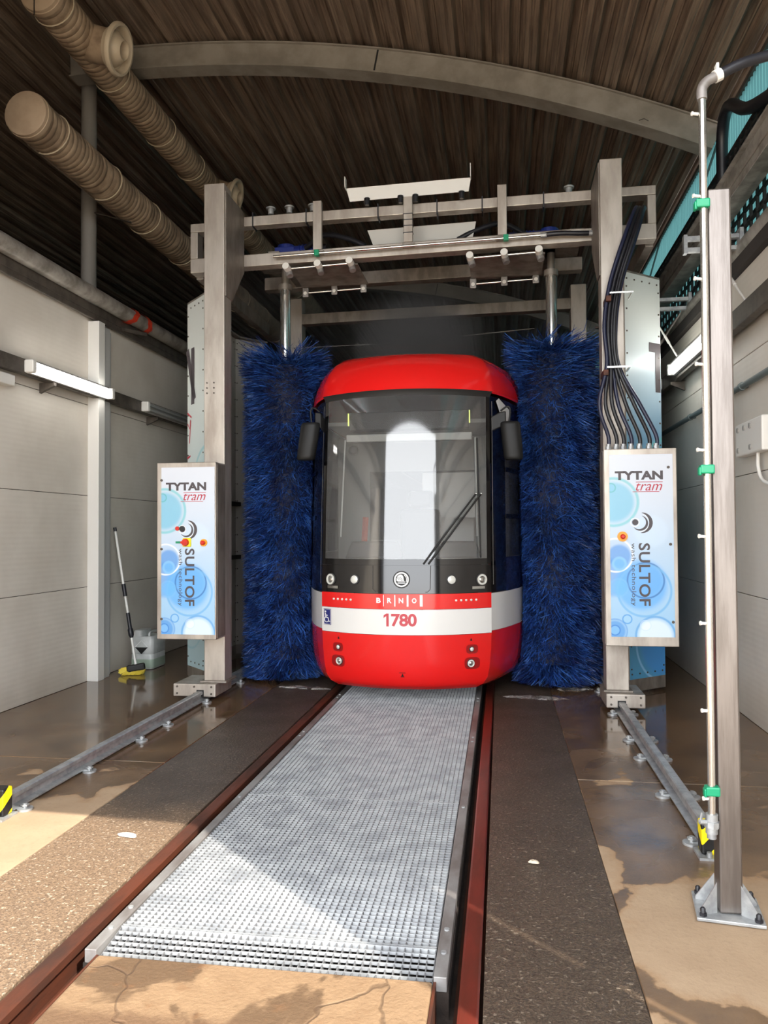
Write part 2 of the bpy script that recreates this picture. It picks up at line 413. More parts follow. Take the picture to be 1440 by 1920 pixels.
def text_fit(s, width, cap, **kw):
    """lettering scaled to a given overall width and cap height, lower-left at 0,0"""
    vs, fs = text_flat(s, 1, **kw); a = np.array(vs); lo, hi = a.min(0), a.max(0)
    return [((x-lo[0])/(hi[0]-lo[0])*width, (y-lo[1])/(hi[1]-lo[1])*cap) for x, y in vs], fs
class Flat:
    """flat print: polygons in a 2-D frame, laid on a surface with put()"""
    def __init__(s): s.v = []; s.f = []
    def poly(s, pts): b = len(s.v); s.v += list(pts); s.f.append(tuple(range(b, b+len(pts)))); return s
    def rect(s, x0, y0, x1, y1): return s.poly([(x0, y0), (x1, y0), (x1, y1), (x0, y1)])
    def disc(s, x, y, r, n=20): return s.poly([(x+r*math.cos(2*PI*k/n), y+r*math.sin(2*PI*k/n)) for k in range(n)])
    def stroke(s, pts, wd, w2=None):
        n = len(pts); b = len(s.v)
        for i, (x, y) in enumerate(pts):
            ax, ay = pts[max(i-1, 0)]; bx, by = pts[min(i+1, n-1)]; dx, dy = bx-ax, by-ay; L = math.hypot(dx, dy) or 1
            ww = wd if w2 is None else wd+(w2-wd)*math.sin(PI*i/(n-1))
            ox, oy = -dy/L*ww/2, dx/L*ww/2; s.v += [(x+ox, y+oy), (x-ox, y-oy)]
        for i in range(n-1): s.f.append((b+2*i, b+2*i+1, b+2*i+3, b+2*i+2))
        return s
    def arc(s, x, y, r, a0, a1, wd, w2=None, n=20):
        return s.stroke([(x+r*math.cos(math.radians(a0+(a1-a0)*k/n)), y+r*math.sin(math.radians(a0+(a1-a0)*k/n))) for k in range(n+1)], wd, w2)
    def text(s, t, dx=0, dy=0, rot=0):
        vs, fs = t; b = len(s.v); c, q = math.cos(rot), math.sin(rot)
        s.v += [(dx+c*x-q*y, dy+q*x+c*y) for x, y in vs]; s.f += [tuple(b+i for i in f) for f in fs]; return s
    def put(s, fn): m = MB(); m.add([fn(x, y) for x, y in s.v], s.f); return m

# ------------------------------------------------------------------ the hall: floor, walls, roof
YF, YB = .4, 27.
fl = struct('floor')
def slab(x0, x1, y0, y1, mt, name='concrete_slab', top=0, bot=-.12):
    m = MB(); m.box((x0, y0, bot), (x1, y1, top)); return build(name, m, mt, fl, bevel=.004)
for x0, x1 in ((-10.5, -1.432), (1.372, 5.3)):
    for y0, y1 in ((-.5, 5.115), (5.127, 12.6), (12.612, YB)): slab(x0, x1, y0, y1, concrete_m)
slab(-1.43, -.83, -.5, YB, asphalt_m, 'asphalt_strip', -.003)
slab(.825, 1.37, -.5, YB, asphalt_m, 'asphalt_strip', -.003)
m = MB(); m.box((-.9, 2.79, -.62), (.9, YB, -.5)); m.box((-.83, -.5, -.2), (.825, 2.79, -.16))
m.box((-.70, 2.79, -.5), (-.64, YB, -.045)); m.box((.64, 2.79, -.5), (.70, YB, -.045))
m.box((-.83, 2.79, -.5), (-.70, YB, -.14)); m.box((.70, 2.79, -.5), (.825, YB, -.14)); build('inspection_pit', m, pit_m, fl)
m = MB(); m.box((-.635, -.5, -.16), (.645, 2.785, -.004)); build('concrete_block', m, block_m, fl, bevel=.012)
m = MB(); m.box((.646, -.5, -.16), (.656, 2.79, -.01)); m.box((-.645, -.5, -.16), (-.636, 2.79, -.01)); build('block_edge_plate', m, rust, fl)
m = MB(); m.add([(-40, -.5, -.004), (-40, -45, -.004), (40, -45, -.004), (40, -.5, -.004)], [(0, 1, 2, 3)])
build('yard', m, pm('yard_concrete', (196, 186, 170), .8, c2=(170, 158, 140), ns=.7), fl)

WL, WR = -3.54, 2.95
def panel_wall(name, x, dirn, zs, ys):
    w_ = struct(name)
    for y0, y1 in zip(ys[:-1], ys[1:]):
        for z0, z1 in zip(zs[:-1], zs[1:]):
            m = MB(); a, b = (x, x+dirn*.1); X0, X1 = min(a, b), max(a, b)
            m.box((X0, y0+.002, z0+.003), (X1, y1-.002, z1-.003)); build('panel', m, wall_panel_m, w_, bevel=.003)
        m = MB(); a, b = x+dirn*.012, x+dirn*.09; m.box((min(a, b), y0, zs[0]), (max(a, b), y1, zs[-1]-.01)); build('panel_joint', m, dark_steel, w_)
    return w_
def wall_panel_material():
    t = NT('sandwich_panel_white')
    sp = t.n('SeparateXYZ'); t.l(t.n('NewGeometry').outputs['Position'], sp.inputs[0])
    wv = t.n('TexWave', wave_type='BANDS', bands_direction='Z'); t.l(t.coord(), wv.inputs[0]); wv.inputs['Scale'].default_value = 6.5; wv.inputs['Distortion'].default_value = .6
    n = t.noise(1.2, 4, .6); d = t.noise(2.5, 5, .6, (1, 1, .3))
    c = t.mix(t.step(n, .3, .75), lin((216, 209, 198)), lin((201, 193, 181)))
    low = t.step(sp.outputs[2], .45, .0)
    c = t.mix(t.math('MULTIPLY', low, t.math('MULTIPLY', d, .6)), c, lin((150, 138, 122)))
    t.l(c, t.b.inputs['Base Color']); t.b.inputs['Roughness'].default_value = .42
    t.bump(wv.outputs['Fac'], .09, .004)
    return t.m
wall_panel_m = wall_panel_material()
panel_wall('wall_left', WL, -1, (0, 1.02, 2.01, 3.0, 4.0), (.5, 4.2, 8.0, 14, 20, YB))
panel_wall('wall_right', WR, 1, (0, 1.05, 2.06, 3.05, 3.78), (1.7, 5.0, 11, 17, YB))
def trim(name, boxes, mt, bevel=.004):
    m = MB()
    for a, b in boxes: m.box(a, b)
    return build(name, m, mt, None, bevel=bevel, kind='structure')
trim('trim_1', [((WL, 7.8, 0), (WL+.13, 7.93, 3.92))], white_trim)
trim('trim_2', [((WL, 7.931, 0), (WL+.1, 8.1, 3.9))], grey_trim)
trim('trim_3', [((WL, 8.101, 0), (WL+.03, 8.25, 3.9))], grey_trim)
# outer shell of the hall, mostly unlit
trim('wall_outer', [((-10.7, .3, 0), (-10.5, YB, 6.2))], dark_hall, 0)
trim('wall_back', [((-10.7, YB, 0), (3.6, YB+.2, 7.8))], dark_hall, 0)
GL, GR, GT = -3.0, 3.15, 5.62      # arched gateway behind the camera, a slit beside its right leaf
m = MB(); m.box((-10.7, .4, 0), (GL, .42, 7.6)); n = 24
top = [(GL+(GR-GL)*k/n, .4, GT-.018*(GL+(GR-GL)*k/n)**2) for k in range(n+1)]
m.rings([top, [(p[0], .4, 7.6) for p in top]], close=False)
m.box((GR, .4, 0), (3.885, .42, 7.6)); m.box((3.935, .4, 0), (5.4, .42, 7.6)); m.box((3.885, .4, 0), (3.935, .42, 3.1)); m.box((3.885, .4, 3.62), (3.935, .42, 3.74)); m.box((3.885, .4, 4.6), (3.935, .42, 7.6))
m.box((5.3, .42, 0), (5.4, 1.7, 6.3)); m.box((3.05, 1.6, 0), (5.3, 1.7, 6.3)); m.box((3.2, .4, 6.2), (5.4, 1.7, 6.3))  # unseen porch walls and roof, added to stop sunlight leaking in from the side
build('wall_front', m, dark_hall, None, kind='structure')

# vaulted roof: trapezoid sheets lie on an arch, ribs run along the hall
AC, AR = (-3.66, -9.21), 16.63
def arc_pt(a, r): return AC[0]+r*math.sin(a), AC[1]+r*math.cos(a)
A0, A1 = math.asin((-10.6-AC[0])/AR), math.asin((3.28-AC[0])/AR)
ceil = struct('ceiling')
PITCH = .30; npitch = int((A1-A0)*AR/PITCH)
prof = [(0, 0), (.05, 0), (.058, .010), (.076, .010), (.084, 0), (.135, 0), (.157, .075), (.20, .075), (.208, .062), (.222, .062), (.23, .075), (.278, .075)]
for i0 in range(0, npitch, 4):
    for j, (y0, y1) in enumerate(((.3, 8.9), (8.75, 17.6), (17.45, YB+.1))):
        rows = [[], []]
        for i in range(i0, min(i0+4, npitch)):
            for s_, h in prof:
                x, z = arc_pt(A1-(i*PITCH+s_)/AR, AR+.012+h+j*.006+(.004 if (i0//4) % 2 else 0))
                rows[0].append((x, y0, z)); rows[1].append((x, y1, z))
        x, z = arc_pt(A1-((i+1)*PITCH+.03)/AR, AR+.012+j*.006+(.004 if (i0//4) % 2 else 0)); rows[0].append((x, y0, z)); rows[1].append((x, y1, z))
        m = MB(); m.rings(rows, close=False); build('roof_sheet', m, roof_m, ceil)
m = MB(); rows = [[], []]
for k in range(41):
    x, z = arc_pt(A0+(A1-A0)*k/40, AR+.12); rows[0].append((x, .3, z)); rows[1].append((x, YB+.1, z))
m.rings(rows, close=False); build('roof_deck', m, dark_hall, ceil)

AE = math.asin((-4.2-AC[0])/AR)
def arch(y, label):
    t = thing('roof_arch', label, 'beam', (AC[0], y, 5.5), 'arched roof beams')
    def sweep(r0, r1, y0, y1, nm, mt, a0=AE, a1=A1, n=40):
        rows = []
        for k in range(n+1):
            a = a0+(a1-a0)*k/n; p, q = arc_pt(a, r0), arc_pt(a, r1)
            rows.append([(p[0], y0, p[1]), (q[0], y0, q[1]), (q[0], y1, q[1]), (p[0], y1, p[1])])
        mm = MB(); mm.rings(rows); return build(nm, mm, mt, t)
    sweep(AR-.285, AR-.025, y-.07, y+.07, 'web', beam_m)
    sweep(AR-.30, AR-.285, y-.11, y+.11, 'bottom_flange', beam_m)
    sweep(AR-.025, AR-.01, y-.10, y+.10, 'top_flange', beam_m)
    a = math.asin((-.42-AC[0])/AR); sweep(AR-.29, AR-.02, y-.074, y-.069, 'splice_joint', black_matt, a-.0006, a+.0006, 1)
    m = MB(); x, z = arc_pt(math.asin((2.55-AC[0])/AR), AR-.22); m.tube([(x-.05, y-.074, z), (x, y-.085, z+.012), (x+.05, y-.074, z-.014)], .004, 6); build('hook', m, dark_steel, t)
arch(8.6, 'pale grey arched roof beam above the wash gantry')
arch(17, 'second arched roof beam deep in the hall, beyond the wash gantry')

# glazed strip high on the right
win = struct('window_1')
GX = 3.26
for k in range(26):
    y0 = 1.7+k*.975
    m = MB(); n = 12; rows = [[], []]
    for i in range(n):
        for s_, h in ((0, 0), (.3, 0), (.5, .022), (.8, .022))+(((1.02, 0),) if i == n-1 else ()):
            y = y0+(i+s_)*.975/n; rows[0].append((GX+h, y, 3.95)); rows[1].append((GX+h, y, 5.84))
    m.rings(rows, close=False); build('pane', m, teal_m, win)
m = MB()
for z in (3.92, 5.1, 5.86): m.box((GX-.02, 1.7, z-.025), (GX+.05, YB, z+.025))
build('window_frame', m, dark_steel, win)
m = MB()
for k in range(7): m.bar((GX-.012, 5.2+k*3.2, 5.84), (GX-.012, 7.4+k*3.2, 5.1), .02, .02)
build('window_brace', m, conduit_m, win)
m = MB(); m.box((2.9, 1.7, 3.785), (3.3, YB, 3.9)); build('trim_4', m, dark_hall, None, kind='structure')

# left wall top: pipes, pole, lamps
def along(name, x, y0, y1, z, r, mt, label, cat, n=14, **kw):
    m = MB(); m.cyl((x, y0, z), (x, y1, z), r, n); return solo(name, m, mt, label, cat, smooth=40, **kw)
t = thing('wall_top_pipe', 'grey pipe along the top of the left wall, bound with red tape', 'pipe', (-3.42, 8, 4.08))
m = MB(); m.cyl((-3.42, .6, 4.17), (-3.42, 20, 4.17), .085, 16); build('pipe_run', m, pipe_grey, t, smooth=40)
for y, d in ((8.52, .10), (8.86, -.08)):
    pr = [(-3.42+.098*math.cos(a), y+d*math.sin(a)*.6+.012*math.sin(a*7), 4.17+.098*math.sin(a)) for a in np.linspace(0, 2*PI, 29)]
    m = MB(); m.rings([[Vector(p)+Vector((0, -.055, 0)) for p in pr], [Vector(p)+Vector((0, .055, 0)) for p in pr]], close=False); build('tape', m, red_tape, t, smooth=40, label='red tape')
for q0, q1 in ((8.3, 8.85), (4.3, 4.6)):
    m = MB(); m.bar((-3.53, q0, 3.98), (-3.38, q1, 4.03), .05, .04); build('bracket', m, dark_steel, t)
m = MB(); m.box((WL-.06, .6, 4.0), (WL+.07, 20, 4.1)); m.box((WL+.04, .6, 3.94), (WL+.07, 20, 4.0))
solo('wall_cap_channel', m, dark_steel, 'dull steel channel capping the left wall beneath the taped pipe', 'channel', bevel=.006)
m = MB(); m.cyl((-4.16, 8.9, 0), (-4.16, 8.9, 7.3), .092, 18); solo('hall_column', m, pole_m, 'round grey steel column rising behind the left wall', 'column', smooth=40)

def lamp(x, s, y0, y1, z, lit, label):
    t = thing('tube_lamp', label, 'lamp', (x, y0, z-.06), 'twin tube lamps on the walls')
    m = MB(); m.box((min(x, x+s*.035), y0+.04, z-.062), (max(x, x+s*.035), y1-.04, z+.062)); build('lamp_body', m, grey_trim, t, bevel=.006)
    for dz in (-.03, .03):
        m = MB(); m.cyl((x+s*.062, y0+.05, z+dz), (x+s*.062, y1-.05, z+dz), .017, 12); build('tube', m, tube_on if lit else tube_off, t, smooth=40)
    for y in (y0, y1-.06):
        m = MB(); m.box((min(x, x+s*.095), y, z-.06), (max(x, x+s*.095), y+.06, z+.06)); build('end_cap', m, white_plastic, t, bevel=.012)
    m = MB(); a = [(x+s*.04, z-.064), (x+s*.085, z-.058), (x+s*.104, z-.03), (x+s*.104, z+.03), (x+s*.085, z+.058), (x+s*.04, z+.064)]
    m.rings([[(p, y0+.055, q) for p, q in a], [(p, y1-.055, q) for p, q in a]], close=False); build('lamp_cover', m, clear_glass_m, t, smooth=60)
def channel(x, s, y0, y1, z, h, ys, label):
    t = thing('lamp_channel', label, 'channel', (x, y0, z), 'lamp channels along the walls')
    X = sorted((x+s*.055, x+s*.13))
    m = MB(); m.box((X[0], y0, z), (X[1], y1, z+h)); build('channel_body', m, dark_steel, t, bevel=.006)
    for y in ys:
        m = MB(); m.prism([(x+s*.004, y, z-.1), (x+s*.004, y, z-.001), (x+s*.16, y, z-.001), (x+s*.16, y, z-.03)], (0, .04, 0)); build('bracket', m, dark_steel, t)
channel(WL, 1, 2, 13, 3.07, .14, (6.9, 9.2, 11.5), 'dark steel channel carrying the lamps along the left wall')
lamp(WL+.131, 1, 6.46, 7.98, 3.14, True, 'lit twin tube lamp on the left wall, before the white pilaster')
lamp(WL+.131, 1, 8.79, 10.4, 3.14, False, 'unlit twin tube lamp on the left wall, past the white pilaster')
channel(WR, -1, 2, 14, 3.25, .16, (7.35, 8.95, 10.6), 'dark steel channel carrying the lamps along the right wall')
lamp(WR-.131, -1, 7.3, 8.82, 3.35, True, 'lit twin tube lamp on the right wall, behind the tall water pipe')
lamp(WR-.131, -1, 9.5, 11.0, 3.33, False, 'unlit twin tube lamp on the right wall, next to the blue printed guard')
m = MB(); m.box((WL, 5.9, 2.94), (WL+.09, 6.4, 3.04)); sw = solo('switch_box', m, white_plastic, 'small white switch box under the lit lamp on the left wall', 'box', bevel=.01)
m = MB(); m.box((WL+.02, 6.38, 2.965), (WL+.06, 6.405, 3.02)); build('switch', m, cab_grey, sw)
t = thing('conduit', 'grey-green conduit running along the right wall', 'pipe', (2.9, 6, 2.76))
m = MB(); m.cyl((2.9, 1.8, 2.79), (2.9, 14, 2.79), .026, 12); build('conduit_run', m, conduit_m, t, smooth=40)
for y in (3.4, 5.0, 6.75, 8.5, 10.2):
    m = MB(); m.cyl((2.9, y, 2.79), (2.9, y+.05, 2.79), .034, 12); m.box((2.9, y, 2.775), (2.947, y+.05, 2.805)); build('clip', m, conduit_m, t)
t = thing('junction_box', 'white junction box with a bent cable on the right wall', 'box', (2.89, 6.5, 2.2))
m = MB(); m.box((2.86, 6.18, 2.2), (2.95, 6.84, 2.47)); build('box_body', m, white_plastic, t, bevel=.012)
m = MB()
for y, z in ((6.76, 2.42), (6.76, 2.25), (6.45, 2.42), (6.45, 2.25), (6.6, 2.42)): m.cyl((2.86, y, z), (2.85, y, z), .022, 12)
build('screw', m, cab_grey, t)
m = MB(); m.tube(spline([(2.9, 6.4, 2.2), (2.9, 6.4, 2.08), (2.905, 6.32, 1.98), (2.915, 6.1, 1.92)]), .014, 8); build('cable', m, white_plastic, t, smooth=50)
# right: beam, pipe, trays, brackets, rods
t = thing('side_beam', 'grey steel beam above the right wall, below the cable tray', 'beam', (3.0, 6, 4.5))
m = MB(); m.box((2.97, 1.8, 4.54), (3.06, 22, 4.80)); m.box((2.93, 1.8, 4.80), (3.1, 22, 4.82)); m.box((2.93, 1.8, 4.52), (3.1, 22, 4.54)); m.box((2.955, 1.8, 4.655), (2.97, 22, 4.685)); build('beam_body', m, pipe_grey, t, bevel=.004)
along('wall_top_pipe', 3.0, 1.8, 20, 3.99, .095, pipe_grey, 'plain grey pipe along the top of the right wall', 'pipe')
for y, lb in ((6.9, 'galvanised bracket on the right wall top, just right of the steel post'), (8.7, 'galvanised bracket on the right wall top, beside the blue printed guard')):
    t = thing('wall_bracket', lb, 'bracket', (2.8, y, 3.98), 'wall top brackets')
    for z in (4.0, 4.1):
        m = MB(); m.bar((2.5, y, z), (2.97, y, z), .05, .035); build('arm', m, galv, t)
    m = MB(); m.box((2.93, y-.05, 3.95), (2.96, y+.05, 4.16)); m.box((2.48, y-.03, 3.97), (2.51, y+.03, 4.13)); build('plate', m, galv, t)
for k, (p, q, lb) in enumerate((((2.86, 7.2, 3.98), (2.86, 6.5, 3.43), 'thin white brace rod on the right wall above the lamp channel, beside the steel post'),
        ((2.55, 8.7, 3.95), (2.86, 8.75, 3.42), 'thin white brace rod hanging from the bracket beside the printed guard'),
        ((2.6, 9.7, 3.5), (2.93, 8.9, 4.05), 'thin grey stay crossing the white brace rod beside the printed guard'))):
    m = MB(); m.cyl(p, q, .010, 8); m.cyl(Vector(p).lerp(Vector(q), .45), Vector(p).lerp(Vector(q), .6), .015, 8)
    solo('brace_rod', m, white_trim if k < 2 else pipe_grey, lb, 'rod', 'brace rods on the right')
def cable_tray(x, y0, y1, z0, z1, label, rungs, seed):
    t = thing('cable_tray', label, 'cable tray', (x, y0, z0), 'cable trays by the window strip')
    rnd = random.Random(seed); m = MB()
    nz = 5; zz = [z0+(z1-z0)*k/nz for k in range(nz+1)]
    for z in zz: m.box((x-.01, y0, z-.014), (x+.01, y1, z+.014))
    n = int((y1-y0)/rungs)
    for i in range(n+1):
        y = y0+i*rungs; m.box((x-.012, y-.014, z0), (x+.012, y+.014, z1))
    build('tray_mesh', m, black_matt, t)['kind'] = 'stuff'
    m = MB(); m.box((x-.012, y0, z1), (x+.16, y1, z1+.03)); m.box((x-.012, y0, z0-.03), (x+.16, y1, z0)); build('tray_rim', m, black_matt, t)
    for k in range(3):
        z = z0+(z1-z0)*(.15+.2*k); xx = x+.05+rnd.random()*.05
        pts = [(xx, y0+(y1-y0)*q/24, z+rnd.uniform(-.02, .02)) for q in range(25)]
        m = MB(); m.tube(pts, .016+.008*rnd.random(), 6); build('cable', m, black_rubber, t, smooth=50)
cable_tray(3.09, 5.4, 24, 4.86, 5.15, 'upper black mesh cable tray below the teal window strip', .16, 1)
cable_tray(3.16, 4.6, 24, 4.1, 4.82, 'lower black mesh cable tray between the grey beam and the wall top pipe', .18, 2)
m = MB(); m.tube(spline([(3.05, 6.0, 4.9), (3.03, 6.9, 5.2), (3.02, 7.4, 5.5), (3.04, 7.7, 5.4), (3.06, 7.8, 4.95)]), .055, 10)
solo('cable_loop', m, black_rubber, 'thick black cable looped over the upper cable tray', 'cable', smooth=50)

# ducts on the upper left
def duct(x, z, y0, y1, r, label, nozzles, seed):
    rnd = random.Random(seed)
    t = thing('air_duct', label, 'duct', (x, y0, z-r), 'air ducts')
    pts, rs = [], []; y = y0
    while y < y1:
        pts += [(x, y, z), (x, y+.055, z)]; rs += [r+rnd.uniform(-.004, .003), r+rnd.uniform(-.002, .004)]; y += .075
        pts.append((x, y-.01, z)); rs.append(r-.006)
    m = MB(); m.tube(pts, rs, 28, caps=False); build('duct_body', m, duct_m, t, smooth=50)
    m = MB(); m.tube([(x, y0-.012, z), (x, y0-.002, z), (x, y0+.03, z), (x, y0+.034, z), (x, y0+.08, z), (x, y0+.085, z)], [r-.012, r+.004, r+.008, r+.014, r+.014, r+.002], 28); build('end_cap', m, pm('duct_cap', (172, 150, 126), .6, c2=(156, 134, 112), ns=4), t, smooth=40)
    for k in range(9):
        y = y0+.35+k*(y1-y0-1)/9+rnd.uniform(-.1, .1); m = MB(); pts = [(x+(r+.008)*math.cos(a), y+.03*math.sin(a*1), z+(r+.008)*math.sin(a)) for a in np.linspace(0, 2*PI, 25)]
        m.tube(pts, .007, 6); build('hoop', m, nozzle_m, t, smooth=50)
    for y in nozzles:
        d = Vector((.955, .03, -.29)).normalized(); c = Vector((x, y, z))
        m = MB(); m.tube([c+d*.05, c+d*(r+.14)], [r*.93, r*.86], 24, caps=False); build('branch', m, duct_m, t, smooth=40)
        a = c+d*(r+.12)
        n = build('nozzle', MB().lathe(a, d, [(0, .20), (.05, .215), (.075, .262), (.10, .262), (.118, .25), (.12, .225), (.10, .205), (.05, .195), (.045, .18)], 32), nozzle_m, t, smooth=40)
        build('nozzle_jet', MB().lathe(a, d, [(.03, .185), (.05, .175), (.08, .15), (.12, .118), (.15, .10), (.155, .092), (.14, .085), (.03, .08)], 28), nozzle_m, n, smooth=40)
        build('nozzle_throat', MB().cyl(a+d*.02, a+d*.05, .082, 20), duct_dark, n)
    return t
duct(-3.46, 6.86, 6.75, 18, .205, 'upper ribbed beige air duct with round side nozzles', (7.55, 11.2), 3)
d2 = duct(-3.62, 5.68, 6.78, 18, .215, 'lower ribbed beige air duct without nozzles', (), 5)
m = MB(); m.bar((-3.768, 7.0, 5.532), (-3.768, 8.75, 5.532), .15, .02, up=(-.7, 0, -.7)); build('duct_plate', m, duct_dark, d2)
m = MB(); m.bar((-4.08, 8.9, 5.6), (-3.6, 8.9, 5.455), .05, .012); m.bar((-4.08, 8.87, 5.78), (-3.82, 8.87, 5.76), .03, .03); build('duct_bracket', m, dark_steel, d2)
m = MB(); m.cyl((-3.5, 6.73, 6.6), (-3.5, 6.73, 7.4), .005, 6); solo('hanger_wire', m, black_matt, 'thin dark wire hanging past the upper duct end', 'wire')

# ------------------------------------------------------------------ tracks, grating, guide rails
def track_rail(s, label):
    t = thing('track_rail', label, 'rail', (s*.775, 6, -.14), 'tram track rails')
    x0, x1 = sorted((s*.742, s*.812)); xm = (x0+x1)/2
    m = MB(); a = [(x0, -.002), (x0+.008, .0), (x1-.008, 0), (x1, -.002), (x1, -.034), (x0, -.034)]
    m.rings([[(p, -.4, q) for p, q in a], [(p, YB, q) for p, q in a]]); build('rail_head', m, rail_m if s > 0 else rust, t)
    m = MB(); m.box((xm-.012, -.4, -.125), (xm+.012, YB, -.034)); build('rail_web', m, rust, t)
    m = MB(); m.box((xm-.06 if s > 0 else xm-.05, -.4, -.139), (xm+.05 if s > 0 else xm+.06, YB, -.125)); build('rail_foot', m, rust, t)
track_rail(-1, 'rusty brown tram rail on the left side of the grating')
track_rail(1, 'red-brown wet tram rail on the right side of the grating')
for s, lb in ((-1, 'galvanised edge bar along the left side of the grating'), (1, 'galvanised edge bar with bolts along the right side of the grating')):
    t = thing('grating_edge', lb, 'edge bar', (s*.67, 5, -.045), 'grating edge bars')
    x0, x1 = sorted((s*.646, s*.694)); m = MB(); m.box((x0, 2.79, -.045), (x1, 16, .008)); build('edge_bar', m, galv_old, t, bevel=.003)
    for y in (2.95, 3.12, 4.5, 5.9, 6.02, 7.3, 7.42):
        m = MB(); m.cyl((s*.671, y, .008), (s*.671, y, .014), .011, 10); build('bolt', m, galv, t)
NB = 43; BX = 1.28/NB
def grating(y0, y1, label, tilt=0):
    t = thing('walkway_grating', label, 'grating', (0, y0, -.03), 'steel grating panels over the pit')
    def zz(y): return -(y1-y)*tilt
    m = MB()
    for i in range(NB+1):
        x = -.64+i*BX; m.bar((x, y0, -.013+zz(y0)), (x, y1, -.013+zz(y1)), .0042, .028)
    build('bearing_bars', m, grate_shaded, t, kind='stuff')
    m = MB(); n = round((y1-y0)/.0305); dp_ = .010 if tilt else .016
    for i in range(1, n):
        y = y0+(y1-y0)*i/n; m.box((-.64, y-.0022, -dp_+zz(y)), (.64, y+.0022, .002+zz(y)))
    build('cross_bars', m, grate_m, t, kind='stuff')
    for y, s in ((y0, 1), (y1, -1)):
        m = MB(); m.box((-.642, min(y, y+s*.005), -.03+zz(y)), (.642, max(y, y+s*.005), .003+zz(y))); build('end_bar', m, grate_m, t)
grating(2.80, 2.985, 'narrow tilted grating strip at the front end of the walkway', .16)
ys = (2.99, 4.575, 5.98, 7.4, 8.8)
for y0, y1, lb in zip(ys[:-1], ys[1:], ('steel grating panel directly behind the narrow front strip', 'steel grating panel in the middle of the walkway, second wide one from the front',
        'steel grating panel ending just in front of the tram nose', 'steel grating panel lying under the tram nose')):
    grating(y0+.003, y1-.003, lb)
def guide_rail(s, label):
    t = thing('guide_rail', label, 'rail', (s*1.93, 5.5, 0), 'gantry guide rails'); x = s*1.93; y0, y1 = 4.1, 12.5
    a = [(-.05, .012), (.05, .012), (.05, .022), (.012, .03), (.010, .062), (.028, .072), (.028, .094), (.02, .1), (-.02, .1), (-.028, .094), (-.028, .072), (-.010, .062), (-.012, .03), (-.05, .022)]
    m = MB(); m.rings([[(x+p, y0, q) for p, q in a], [(x+p, y1, q) for p, q in a]]); build('rail_profile', m, galv, t)
    for y in (4.15, 4.86, 5.62, 6.1, 6.95, 7.9, 9, 10):
        for sd in (-1, 1):
            m = MB(); m.cyl((x+sd*.085, y, 0), (x+sd*.085, y, .012), .045, 18); m.cyl((x+sd*.085, y, .012), (x+sd*.085, y, .04), .014, 8); m.cyl((x+sd*.085, y, .025), (x+sd*.085, y, .034), .024, 6)
            m.box((min(x, x+sd*.085), y-.02, .012), (max(x, x+sd*.085), y+.02, .02)); build('anchor_foot', m, galv, t, smooth=40)
guide_rail(-1, 'galvanised floor rail for the left gantry leg'); guide_rail(1, 'galvanised floor rail for the right gantry leg')
for s, lb, x0, x1 in ((-1, 'yellow and black striped stop at the end of the left floor rail', -2.1, -1.87), (1, 'yellow and black striped stop at the end of the right floor rail', 1.855, 1.985)):
    t = thing('rail_stop', lb, 'buffer', (s*1.96, 4.03, .01), 'striped rail end stops')
    m = MB(); m.box((x0, 3.99, .012), (x1, 4.075, .165)); build('stop_block', m, hazard_m, t, bevel=.01)
    m = MB(); m.box((x0-.02, 3.95, 0), (x1+.02, 4.09, .012)); build('foot_plate', m, galv, t)
    for x in (x0+.03, x1-.03):
        m = MB(); m.cyl((x, 3.97, .012), (x, 3.97, .035), .013, 8); build('bolt', m, galv, t)

